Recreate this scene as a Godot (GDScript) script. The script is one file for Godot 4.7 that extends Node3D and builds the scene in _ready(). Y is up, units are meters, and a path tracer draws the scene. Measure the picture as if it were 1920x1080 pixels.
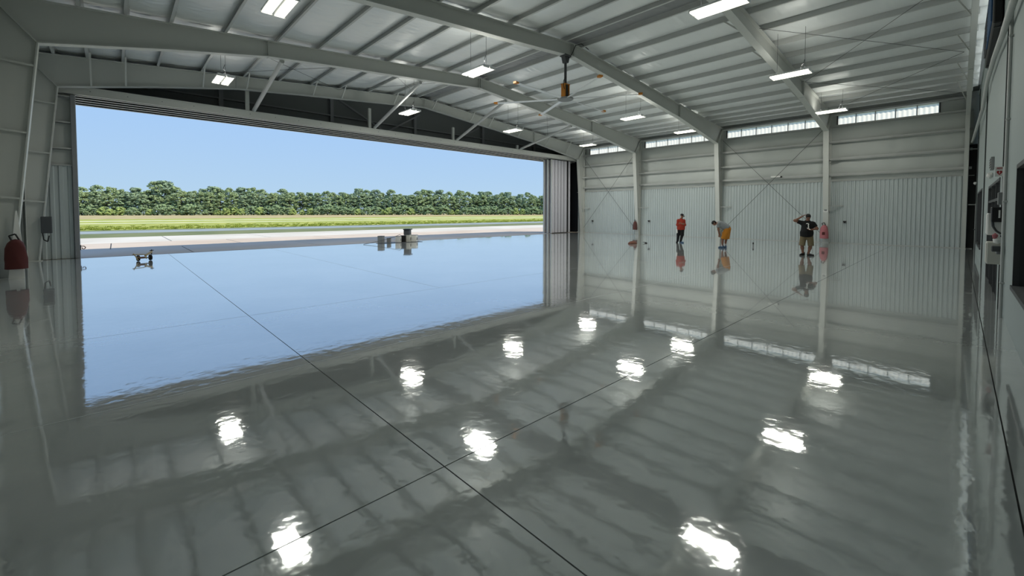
extends Node3D
# A hangar with a freshly coated glossy floor. World: x runs along the portal frames towards the far side wall,
# y is up, -z runs out through the open hangar door. "d" below is the distance towards the door (d = -z).

const FR_D := [23.45, 17.85, 11.55, 5.4, -0.20]      # portal frames, from the door to the partition
const RIDGE := 14.4
const X_L := -2.5
const X_R := 31.15
const D_DOOR := 23.75
const D_BACK := -0.57
const EXPOSURE := 1.0
const LAMP := 12.5
const ADDED_UPLIGHT := 2.0  # strength of the added upward light on each fixture
const TUBE := 3.2

var M := {}
var rng := RandomNumberGenerator.new()

class MB:
	var v := PackedVector3Array()
	var n := PackedVector3Array()
	var uv := PackedVector2Array()
	var c := PackedColorArray()
	var ix := PackedInt32Array()
	var col := Color.WHITE
	var smooth_mode := false
	func tri(a: Vector3, b: Vector3, d: Vector3) -> void:
		var nn := (b - a).cross(d - a)
		if nn.length_squared() < 1e-16:
			return
		nn = nn.normalized()
		var k := v.size()
		v.append(a); v.append(b); v.append(d)
		for i in 3:
			n.append(nn); c.append(col); uv.append(Vector2.ZERO)
		ix.append(k); ix.append(k + 2); ix.append(k + 1)
	func quad(a: Vector3, b: Vector3, d: Vector3, e: Vector3) -> void:
		var nn := (b - a).cross(e - a)
		if nn.length_squared() < 1e-16:
			nn = (d - b).cross(e - b)
		nn = nn.normalized()
		var k := v.size()
		v.append(a); v.append(b); v.append(d); v.append(e)
		uv.append(Vector2(0, 1)); uv.append(Vector2(1, 1)); uv.append(Vector2(1, 0)); uv.append(Vector2(0, 0))
		for i in 4:
			n.append(nn); c.append(col)
		for i in [0, 2, 1, 0, 3, 2]:
			ix.append(k + i)
	func box(ctr: Vector3, s: Vector3, b := Basis.IDENTITY) -> void:
		var h := s * 0.5
		var p := []
		for i in 8:
			p.append(ctr + b * Vector3(h.x * (1 if i & 1 else -1), h.y * (1 if i & 2 else -1), h.z * (1 if i & 4 else -1)))
		quad(p[4], p[5], p[7], p[6]); quad(p[1], p[0], p[2], p[3])
		quad(p[5], p[1], p[3], p[7]); quad(p[0], p[4], p[6], p[2])
		quad(p[6], p[7], p[3], p[2]); quad(p[0], p[1], p[5], p[4])
	func span(lo: Vector3, hi: Vector3) -> void:
		box((lo + hi) * 0.5, (hi - lo).abs())
	func cbox(ctr: Vector3, s: Vector3, r: float, b := Basis.IDENTITY) -> void:   # chamfered box
		var h := s * 0.5
		r = minf(r, minf(h.x, minf(h.y, h.z)) * 0.9)
		var f := func(sx: float, sy: float, sz: float, ax: int) -> Vector3:
			var q := Vector3(sx * h.x, sy * h.y, sz * h.z)
			for k in 3:
				if k != ax:
					q[k] -= signf(q[k]) * r
			return ctr + b * q
		for ax in 3:
			var u := (ax + 1) % 3
			var w := (ax + 2) % 3
			for s1 in [-1.0, 1.0]:
				var q := []
				for st in [[-1, -1], [1, -1], [1, 1], [-1, 1]]:
					var e := Vector3.ZERO
					e[ax] = s1; e[u] = st[0]; e[w] = st[1]
					q.append(f.call(e.x, e.y, e.z, ax))
				if s1 > 0: quad(q[0], q[1], q[2], q[3])
				else: quad(q[3], q[2], q[1], q[0])
			for s1 in [-1.0, 1.0]:
				for s2 in [-1.0, 1.0]:
					var q := []
					for st in [[-1, u], [1, u], [1, w], [-1, w]]:
						var e := Vector3.ZERO
						e[ax] = st[0]; e[u] = s1; e[w] = s2
						q.append(f.call(e.x, e.y, e.z, st[1]))
					if s1 * s2 < 0: quad(q[0], q[1], q[2], q[3])
					else: quad(q[3], q[2], q[1], q[0])
		for i in 8:
			var e := Vector3(1 if i & 1 else -1, 1 if i & 2 else -1, 1 if i & 4 else -1)
			var q := [f.call(e.x, e.y, e.z, 0), f.call(e.x, e.y, e.z, 1), f.call(e.x, e.y, e.z, 2)]
			if e.x * e.y * e.z > 0: tri(q[0], q[1], q[2])
			else: tri(q[2], q[1], q[0])
	func beam(a: Vector3, b: Vector3, w: float, h: float, side := Vector3(0, 0, 1)) -> void:   # h across, w along "side"
		var dir := (b - a).normalized()
		var s := (side - dir * side.dot(dir)).normalized()
		var t := dir.cross(s)
		box((a + b) * 0.5, Vector3((b - a).length(), h, w), Basis(dir, -t, s) if dir.cross(-t).dot(s) > 0 else Basis(dir, t, s))
	func tube(a: Vector3, b: Vector3, r: float, seg := 8, r2 := -1.0, caps := true) -> void:
		if r2 < 0: r2 = r
		var dir := (b - a).normalized()
		var s := dir.cross(Vector3.UP if absf(dir.y) < 0.9 else Vector3.RIGHT).normalized()
		var t := dir.cross(s)
		var k := v.size()
		for i in seg + 1:
			var q := s * cos(TAU * i / seg) + t * sin(TAU * i / seg)
			v.append(a + q * r); v.append(b + q * r2)
			n.append(q); n.append(q); c.append(col); c.append(col)
			uv.append(Vector2(float(i) / seg, 0)); uv.append(Vector2(float(i) / seg, 1))
		for i in seg:
			var j := k + i * 2
			for o in [0, 1, 2, 1, 3, 2]:
				ix.append(j + o)
		if caps:
			for i in seg:
				var q0 := s * cos(TAU * i / seg) + t * sin(TAU * i / seg)
				var q1 := s * cos(TAU * (i + 1) / seg) + t * sin(TAU * (i + 1) / seg)
				if r > 0: tri(a, a + q1 * r, a + q0 * r)
				if r2 > 0: tri(b, b + q0 * r2, b + q1 * r2)
	func path(pts: Array, r: float, seg := 6) -> void:
		for i in pts.size() - 1:
			tube(pts[i], pts[i + 1], r, seg)
	func lathe(prof: Array, at := Vector3.ZERO, seg := 16, b := Basis.IDENTITY) -> void:   # prof: Vector2(radius, height), upwards
		for i in prof.size() - 1:
			var p: Vector2 = prof[i]
			var q: Vector2 = prof[i + 1]
			if p.distance_to(q) < 1e-6: continue
			var nn := Vector2(q.y - p.y, p.x - q.x).normalized()
			var k := v.size()
			for j in seg + 1:
				var w := Vector3(cos(TAU * j / seg), 0, sin(TAU * j / seg))
				v.append(at + b * (w * p.x + Vector3(0, p.y, 0))); v.append(at + b * (w * q.x + Vector3(0, q.y, 0)))
				var m := b * (w * nn.x + Vector3(0, nn.y, 0))
				n.append(m); n.append(m); c.append(col); c.append(col); uv.append(Vector2.ZERO); uv.append(Vector2.ZERO)
			for j in seg:
				var o := k + j * 2
				for e in [0, 2, 1, 1, 2, 3]:
					ix.append(o + e)
	func prism(poly: PackedVector2Array, o: Vector3, ax: Vector3, ay: Vector3, depth: float) -> void:   # poly in the plane (ax, ay), thick along ax x ay
		var az := ax.cross(ay).normalized()
		var area := 0.0
		for i in poly.size():
			var p := poly[i]
			var q := poly[(i + 1) % poly.size()]
			area += p.x * q.y - q.x * p.y
		var pp := poly.duplicate()
		if area < 0: pp.reverse()
		var t := Geometry2D.triangulate_polygon(pp)
		var P := func(q: Vector2, z: float) -> Vector3: return o + ax * q.x + ay * q.y + az * z
		for i in range(0, t.size(), 3):
			var a := pp[t[i]]; var b := pp[t[i + 1]]; var d := pp[t[i + 2]]
			if (b - a).cross(d - a) < 0:
				var x := b; b = d; d = x
			tri(P.call(a, depth * 0.5), P.call(b, depth * 0.5), P.call(d, depth * 0.5))
			tri(P.call(a, -depth * 0.5), P.call(d, -depth * 0.5), P.call(b, -depth * 0.5))
		for i in pp.size():
			var a := pp[i]
			var b := pp[(i + 1) % pp.size()]
			quad(P.call(a, -depth * 0.5), P.call(b, -depth * 0.5), P.call(b, depth * 0.5), P.call(a, depth * 0.5))
	func grid(pts: Array, nu: int, nv: int, flip := false) -> void:   # smooth sheet, row-major nu x nv
		var k := v.size()
		for j in nv:
			for i in nu:
				var p: Vector3 = pts[j * nu + i]
				var du: Vector3 = pts[j * nu + mini(i + 1, nu - 1)] - pts[j * nu + maxi(i - 1, 0)]
				var dv: Vector3 = pts[mini(j + 1, nv - 1) * nu + i] - pts[maxi(j - 1, 0) * nu + i]
				var nn := du.cross(dv).normalized()
				v.append(p); n.append(-nn if flip else nn); c.append(col)
				uv.append(Vector2(float(i) / (nu - 1), float(j) / (nv - 1)))
		for j in nv - 1:
			for i in nu - 1:
				var o := k + j * nu + i
				for e in ([0, 1, nu, 1, nu + 1, nu] if flip else [0, nu, 1, 1, nu, nu + 1]):
					ix.append(o + e)
	func mesh() -> ArrayMesh:
		var a := []
		a.resize(Mesh.ARRAY_MAX)
		a[Mesh.ARRAY_VERTEX] = v; a[Mesh.ARRAY_NORMAL] = n; a[Mesh.ARRAY_TEX_UV] = uv; a[Mesh.ARRAY_COLOR] = c; a[Mesh.ARRAY_INDEX] = ix
		var m := ArrayMesh.new()
		m.add_surface_from_arrays(Mesh.PRIMITIVE_TRIANGLES, a)
		return m

# ---------------------------------------------------------------- naming helpers
var used := {}
func numbered(s: String) -> String:
	if not used.has(s):
		used[s] = 0
		return s
	used[s] += 1
	return "%s_%03d" % [s, used[s]]

func P(x: float, y: float, d: float) -> Vector3:
	return Vector3(x, y, -d)

func tag(o: Node3D, label: String, category := "", group := "", kind := "") -> Node3D:
	if label: o.set_meta("label", label)
	if category: o.set_meta("category", category)
	if group: o.set_meta("group", group)
	if kind: o.set_meta("kind", kind)
	return o

func thing(called: String, label: String, category: String, at := Vector3.ZERO, turn := 0.0, group := "") -> Node3D:
	var o := Node3D.new()
	o.name = numbered(called)
	add_child(o, true)
	o.position = at
	o.rotation.y = turn
	return tag(o, label, category, group)

func part(called: String, shape, m: Material, parent: Node3D, at := Vector3.ZERO) -> MeshInstance3D:
	var o := MeshInstance3D.new()
	o.name = called
	o.mesh = shape.mesh() if shape is MB else shape
	o.material_override = m
	parent.add_child(o, true)
	o.position = at
	return o

func single(called: String, shape, m: Material, label: String, category: String, group := "", kind := "") -> MeshInstance3D:
	var o := part(called, shape, m, self)
	o.name = numbered(called)
	tag(o, label, category, group, kind)
	return o

func struct(called: String, label := "") -> Node3D:
	var o := Node3D.new()
	o.name = called
	add_child(o, true)
	return tag(o, label, "", "", "structure")

func copy(o: Node3D, label: String, at: Vector3, turn := 0.0, group := "") -> Node3D:
	var r: Node3D = o.duplicate()
	r.name = numbered(String(o.name).rstrip("0123456789").rstrip("_"))
	add_child(r, true)
	r.position = at
	r.rotation.y = turn
	r.set_meta("label", label)
	if group: r.set_meta("group", group)
	return r

func mat(r: float, g: float, b: float, rough := 0.6, metal := 0.0) -> StandardMaterial3D:   # sRGB colour
	var m := StandardMaterial3D.new()
	m.albedo_color = Color(r, g, b)
	m.roughness = rough
	m.metallic = metal
	return m

func noise_tex(freq: float, octaves: int, sz: int, normal := false, strength := 4.0, seed_ := 1, ramp: Gradient = null) -> NoiseTexture2D:
	var f := FastNoiseLite.new()
	f.noise_type = FastNoiseLite.TYPE_SIMPLEX_SMOOTH
	f.frequency = freq
	f.fractal_octaves = octaves
	f.seed = seed_
	var t := NoiseTexture2D.new()
	t.width = sz; t.height = sz; t.seamless = true
	t.noise = f
	t.as_normal_map = normal
	t.bump_strength = strength
	if ramp: t.color_ramp = ramp
	return t

func ramp2(a: Color, b: Color, lo := 0.25, hi := 0.75) -> Gradient:
	var g := Gradient.new()
	g.offsets = PackedFloat32Array([lo, hi])
	g.colors = PackedColorArray([a, b])
	return g

func mottled(m: StandardMaterial3D, a: Color, b: Color, scale: float, freq := 0.012, seed_ := 3) -> StandardMaterial3D:
	m.albedo_color = Color.WHITE
	m.albedo_texture = noise_tex(freq, 5, 512, false, 1, seed_, ramp2(a, b))
	m.uv1_triplanar = true
	m.uv1_world_triplanar = true
	m.uv1_scale = Vector3.ONE * scale
	return m

func materials() -> void:
	M.steel = mat(0.755, 0.765, 0.745, 0.5)                 # grey primer on the frames
	M.flange = M.steel
	M.purlin = mat(0.74, 0.75, 0.74, 0.5)
	M.liner = mat(0.72, 0.755, 0.755, 0.42)
	M.girt = mat(0.70, 0.71, 0.70, 0.5)
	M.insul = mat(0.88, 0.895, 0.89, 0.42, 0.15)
	M.insul.metallic_specular = 0.7
	M.insul_wall = mat(0.745, 0.765, 0.75, 0.5)
	M.panel = mat(0.63, 0.67, 0.665, 0.6)
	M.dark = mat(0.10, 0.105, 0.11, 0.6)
	M.black = mat(0.025, 0.025, 0.03, 0.5)
	M.trim = mat(0.72, 0.73, 0.72, 0.4)
	M.rod = mat(0.30, 0.30, 0.30, 0.5, 0.3)
	M.seam = mat(0.25, 0.27, 0.27, 0.7)
	M.leaf_panel = mat(0.74, 0.735, 0.765, 0.42)
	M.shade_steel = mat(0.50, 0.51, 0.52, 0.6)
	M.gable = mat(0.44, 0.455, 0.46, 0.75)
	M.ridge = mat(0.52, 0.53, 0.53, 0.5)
	M.white = mat(0.90, 0.90, 0.885, 0.5)
	M.glass = mat(0.03, 0.035, 0.04, 0.03)
	M.glass.transparency = BaseMaterial3D.TRANSPARENCY_ALPHA
	M.glass.albedo_color.a = 0.35
	M.alu = mat(0.90, 0.91, 0.92, 0.35, 0.2)
	M.amber = mat(0.80, 0.50, 0.10, 0.5)
	M.motor = mat(0.20, 0.19, 0.17, 0.45, 0.3)
	M.redcloth = mat(0.30, 0.11, 0.10, 0.85)
	M.rustcloth = mat(0.36, 0.22, 0.20, 0.85)
	M.pinkred = mat(0.68, 0.41, 0.43, 0.8)
	M.rubber = mat(0.05, 0.05, 0.05, 0.85)
	M.grey = mat(0.52, 0.53, 0.53, 0.6)
	M.boxwhite = mat(0.78, 0.775, 0.74, 0.5)
	M.darkgrey = mat(0.27, 0.28, 0.29, 0.55)
	M.blue = mat(0.16, 0.32, 0.48, 0.6)
	M.tan = mat(0.66, 0.60, 0.46, 0.6)
	# floor: grey two-part coating, wet-looking
	var f := mat(0.50, 0.525, 0.515, 0.05)
	f.metallic = 0.25
	f.metallic_specular = 0.8
	f.clearcoat_enabled = true
	f.clearcoat = 0.9
	f.clearcoat_roughness = 0.025
	mottled(f, Color(0.755, 0.78, 0.775), Color(0.81, 0.83, 0.825), 0.09, 0.008, 11)
	f.normal_enabled = true
	f.normal_texture = noise_tex(0.045, 5, 1024, true, 6.0, 21)
	f.normal_scale = 0.018
	M.floor = f
	M.joint = mat(0.06, 0.065, 0.065, 0.7)
	M.joint_fill = mat(0.80, 0.82, 0.82, 0.4)
	# translucent wall lights
	var t := mat(0.90, 0.91, 0.88, 0.5)
	t.backlight_enabled = true
	t.backlight = Color(1.25, 1.25, 1.23)
	t.albedo_color = Color(0.82, 0.83, 0.805)
	M.trans = t
	var lamp := mat(1.0, 0.99, 0.93, 0.5)
	lamp.emission_enabled = true
	lamp.emission = Color(1.0, 0.985, 0.90)
	lamp.emission_energy_multiplier = TUBE
	M.lamp = lamp
	# outdoors
	M.apron = mottled(mat(1, 1, 1, 0.85), Color(0.73, 0.71, 0.66), Color(0.78, 0.76, 0.715), 0.03, 0.01, 5)
	M.apron_warm = mottled(mat(1, 1, 1, 0.85), Color(0.70, 0.645, 0.58), Color(0.74, 0.69, 0.63), 0.03, 0.01, 6)
	M.asphalt = mottled(mat(1, 1, 1, 0.7), Color(0.50, 0.54, 0.54), Color(0.56, 0.59, 0.59), 0.05, 0.01, 7)
	M.grass = mottled(mat(1, 1, 1, 0.95), Color(0.50, 0.55, 0.19), Color(0.66, 0.66, 0.33), 0.02, 0.02, 8)
	M.grass_dull = mottled(mat(1, 1, 1, 0.95), Color(0.36, 0.40, 0.24), Color(0.44, 0.46, 0.30), 0.02, 0.02, 9)
	M.drygrass = mottled(mat(1, 1, 1, 0.95), Color(0.58, 0.54, 0.36), Color(0.70, 0.63, 0.46), 0.02, 0.02, 10)
	M.tuft = mat(0.66, 0.70, 0.34, 0.95)
	M.paint = mat(0.80, 0.80, 0.66, 0.7)
	var lf := mat(1, 1, 1, 0.85)
	lf.vertex_color_use_as_albedo = true
	M.leaf = lf
	M.bark = mat(0.30, 0.25, 0.21, 0.9)
	# people
	M.skin = mat(0.50, 0.35, 0.28, 0.6)
	M.skin_light = mat(0.60, 0.46, 0.38, 0.6)
	M.hair = mat(0.04, 0.035, 0.03, 0.7)
	M.shirt_black = mat(0.035, 0.035, 0.04, 0.9)
	M.khaki = mat(0.46, 0.41, 0.31, 0.9)
	M.orange = mat(0.60, 0.19, 0.12, 0.9)
	M.pants = mat(0.05, 0.05, 0.07, 0.9)
	M.greyshirt = mat(0.52, 0.54, 0.55, 0.9)
	M.gold = mat(0.74, 0.48, 0.14, 0.9)
	M.bluecover = mat(0.22, 0.34, 0.46, 0.7)
	M.sock = mat(0.80, 0.80, 0.80, 0.9)

# ---------------------------------------------------------------- scene
func _ready() -> void:
	# camera: a wide lens about 1.8 m up, close to the partition, looking diagonally at the open door (lens shifted down)
	var cam := Camera3D.new()
	cam.name = "camera"
	cam.projection = Camera3D.PROJECTION_FRUSTUM
	cam.near = 0.05
	cam.far = 2000.0
	cam.size = 1080.0 / 789.15 * cam.near
	cam.frustum_offset = Vector2(0, -(540.0 - 425.0) / 789.15 * cam.near)
	cam.position = Vector3(0, 1.8145, 0)
	cam.rotation_degrees = Vector3(-1.937, -43.325, 0)
	add_child(cam)
	cam.make_current()
	var sm := ProceduralSkyMaterial.new()
	sm.sky_top_color = Color(0.58, 0.76, 1.0)
	sm.sky_horizon_color = Color(0.725, 0.84, 0.925)
	sm.sky_curve = 0.17
	sm.ground_bottom_color = Color(0.5, 0.5, 0.46)
	sm.ground_horizon_color = Color(0.62, 0.64, 0.62)
	sm.sun_angle_max = 1.0
	var sky := Sky.new()
	sky.sky_material = sm
	var env := Environment.new()
	env.background_mode = Environment.BG_SKY
	env.sky = sky
	env.tonemap_mode = Environment.TONE_MAPPER_LINEAR
	env.tonemap_exposure = EXPOSURE
	env.sdfgi_enabled = true
	env.ssao_enabled = true
	env.ssil_enabled = true
	var we := WorldEnvironment.new()
	we.name = "environment"
	we.environment = env
	add_child(we)
	var sun := DirectionalLight3D.new()
	sun.name = "sun"
	sun.light_energy = 1.65
	sun.light_color = Color(1.0, 0.955, 0.87)
	sun.light_angular_distance = 0.6
	sun.shadow_enabled = true
	sun.sky_mode = DirectionalLight3D.SKY_MODE_LIGHT_ONLY
	add_child(sun)
	# the sun stands high behind the camera's back: the hangar throws a shadow five metres out over the apron
	var to_sun := Vector3(0.45, 0.86, 0.42).normalized()
	sun.look_at_from_position(to_sun * 50.0, Vector3.ZERO, Vector3.UP)
	rng.seed = 7
	materials()
	build_floor()
	build_ceiling()
	build_far_wall()
	build_left_wall()
	build_door_wall()
	build_partition()
	build_frames()
	build_outdoors()
	build_lights()
	build_fan()
	build_partition_fittings()
	build_people()
	build_small_things()

func roof_y(x: float) -> float:    # top of the portal rafters
	return 9.0 - 0.08 * absf(x - RIDGE)

func build_floor() -> void:
	var fl := struct("floor")
	var base := MB.new()
	base.span(P(X_L - 0.1, -0.30, -1.0), P(X_R + 0.2, -0.012, D_DOOR))
	part("joint_bed", base, M.joint, fl)
	var rows := [-0.6, -0.3, 2.476, 5.305, 8.522, D_DOOR]
	var g := 0.005
	for i in rows.size() - 1:
		var cuts := [X_L, 1.671, X_R]
		if i == 4: cuts = [X_L, 1.671, 5.65, X_R]
		for k in cuts.size() - 1:
			var x0: float = cuts[k] + (g if k > 0 else 0.0)
			var x1: float = cuts[k + 1] - (g if k < cuts.size() - 2 else 0.0)
			var m := MB.new()
			var lo := P(x0, -0.012, rows[i] + g)
			var hi := P(x1, 0.0, rows[i + 1] - g)
			m.span(lo, hi)
			part("slab", m, M.floor, fl)
	var s := MB.new()
	s.span(P(X_L, -0.012, 5.300), P(20.0, 0.001, 5.310))
	part("joint_strip", s, M.joint_fill, fl)
	var e := MB.new()       # steel edge with the door's floor guides
	e.span(P(-1.1, -0.02, D_DOOR), P(29.9, 0.004, D_DOOR + 0.10))
	part("threshold", e, M.shade_steel, fl)

var purlins := []

func build_ceiling() -> void:
	var ce := struct("ceiling")
	var left := [-2.2, -1.5, -0.6, 0.41, 1.5, 3.0, 4.62, 6.13, 7.65, 9.14, 10.77, 12.3, 13.9]
	purlins = left.duplicate()
	for i in left.size() - 1:
		purlins.append(2.0 * RIDGE - left[left.size() - 1 - i])
	purlins.append(30.4)
	for s in [-1, 1]:        # the roof deck over the insulation
		var m := MB.new()
		var xe := X_L - 0.35 if s < 0 else X_R + 0.45
		var poly := PackedVector2Array([Vector2(RIDGE, 9.21), Vector2(xe, roof_y(xe) + 0.21), Vector2(xe, roof_y(xe) + 0.36), Vector2(RIDGE, 9.36)])
		m.prism(poly, P(0, 0, 12.44), Vector3.RIGHT, Vector3.UP, 26.1)
		part("roof_deck", m, M.gable, ce)
	for x in purlins:
		var m := MB.new()
		var y := roof_y(x)
		var s := 1.0 if x < RIDGE else -1.0
		m.span(P(x - 0.006, y, -0.33), P(x + 0.006, y + 0.20, 24.9))
		m.span(P(x, y, -0.33), P(x - s * 0.075, y + 0.008, 24.9))
		m.span(P(x - s * 0.075, y, -0.33), P(x - s * 0.069, y + 0.025, 24.9))
		m.span(P(x, y + 0.192, -0.33), P(x + s * 0.075, y + 0.20, 24.9))
		part("purlin", m, M.purlin, ce)
	# quilted roof insulation with a glossy vinyl face: one sagging sheet between each pair of purlins and frames
	var nz := FastNoiseLite.new()
	nz.seed = 5
	nz.frequency = 1.0
	var bays := [-0.5, 5.4, 11.55, 17.85, 23.45, 24.95]
	for b in bays.size() - 1:
		for i in purlins.size() - 1:
			var xa: float = purlins[i] + 0.01
			var xb: float = purlins[i + 1] - 0.01
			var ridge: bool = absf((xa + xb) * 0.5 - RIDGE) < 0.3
			var pts := []
			var nu := 9
			var nv := 97
			var crease := 0.030 if b >= 2 else 0.016
			var sag := 0.085 + 0.035 * rng.randf()
			for j in nv:
				for k in nu:
					var u := float(k) / (nu - 1)
					var w := float(j) / (nv - 1)
					var x := lerpf(xa, xb, u)
					var d := lerpf(bays[b], bays[b + 1], w)
					var across := pow(sin(PI * clampf(u, 0.0, 1.0)), 0.8)
					var along := 1.0 - pow(absf(2.0 * w - 1.0), 5.0)
					var wr := nz.get_noise_2d(x * 0.35 + i * 9.0, d * 2.6) * 0.020 + nz.get_noise_2d(x * 0.8 + 40.0, d * 6.0 + i * 5.0) * 0.007
					wr = absf(wr) + crease * pow(1.0 - absf(nz.get_noise_2d(x * 0.45 + i * 3.0, d * 3.2 + b * 11.0 + 0.5 * sin(x * 1.3))), 9.0)
					var sd := fmod(d + 0.9, 1.83) - 0.915      # taped seams across the quilt
					wr += 0.016 * exp(-sd * sd / 0.006)
					var y := minf(roof_y(x), 8.995) + 0.198 - across * along * sag - across * absf(wr)
					pts.append(P(x, y, d))
			var m := MB.new()
			m.grid(pts, nu, nv, false)
			# a second face above gives the quilt its thickness
			var top := []
			for q in pts:
				top.append(q + Vector3(0, 0.012, 0))
			m.grid(top, nu, nv, true)
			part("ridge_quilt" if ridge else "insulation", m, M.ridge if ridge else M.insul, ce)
	# rod bracing under the roof, in the bay by the door and the bay by the partition
	for q in [[17.6, 5.25, 24.4, 0.0], [17.6, 0.0, 24.4, 5.25], [24.4, 5.25, 30.2, 0.0], [24.4, 0.0, 30.2, 5.25], [3.0, 18.0, 9.0, 23.3], [3.0, 23.3, 9.0, 18.0], [9.0, 18.0, 14.2, 23.3], [9.0, 23.3, 14.2, 18.0], [20.0, 18.0, 26.0, 23.3], [20.0, 23.3, 26.0, 18.0]]:
		var m := MB.new()
		m.tube(P(q[0], roof_y(q[0]) - 0.09, q[1]), P(q[2], roof_y(q[2]) - 0.09, q[3]), 0.008, 6)
		part("brace_rod", m, M.rod, ce)

func ribbed_sheet(w: float, h: float, ribs: int, depth: float) -> MB:   # stands on y = 0, faces +z, from x = 0 to w
	var m := MB.new()
	var p := w / ribs
	var prof := []
	for i in ribs:
		var o := i * p
		prof.append_array([Vector2(o, 0), Vector2(o + p * 0.42, 0), Vector2(o + p * 0.52, depth), Vector2(o + p * 0.90, depth)])
	prof.append(Vector2(w, 0))
	for i in prof.size() - 1:
		var a: Vector2 = prof[i]
		var b: Vector2 = prof[i + 1]
		m.quad(Vector3(a.x, 0, a.y), Vector3(b.x, 0, b.y), Vector3(b.x, h, b.y), Vector3(a.x, h, a.y))
		m.quad(Vector3(b.x, 0, b.y - 0.002), Vector3(a.x, 0, a.y - 0.002), Vector3(a.x, h, a.y - 0.002), Vector3(b.x, h, b.y - 0.002))
	return m

func quilt_panel(p0: Vector3, ux: Vector3, uy: Vector3, out: Vector3, bulge: float, nx: int, seams: int) -> MB:
	var m := MB.new()
	var pts := []
	var nu := seams * 8 + 1
	for j in 7:
		for k in nu:
			var u := float(k) / (nu - 1)
			var w := j / 6.0
			var su := fmod(u * seams, 1.0)
			var b := bulge * pow(sin(PI * w), 0.6) * (0.1 + 0.9 * pow(absf(sin(PI * su)), 0.35))
			pts.append(p0 + ux * u + uy * w + out * b)
	m.grid(pts, nu, 7, false)
	return m

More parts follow.
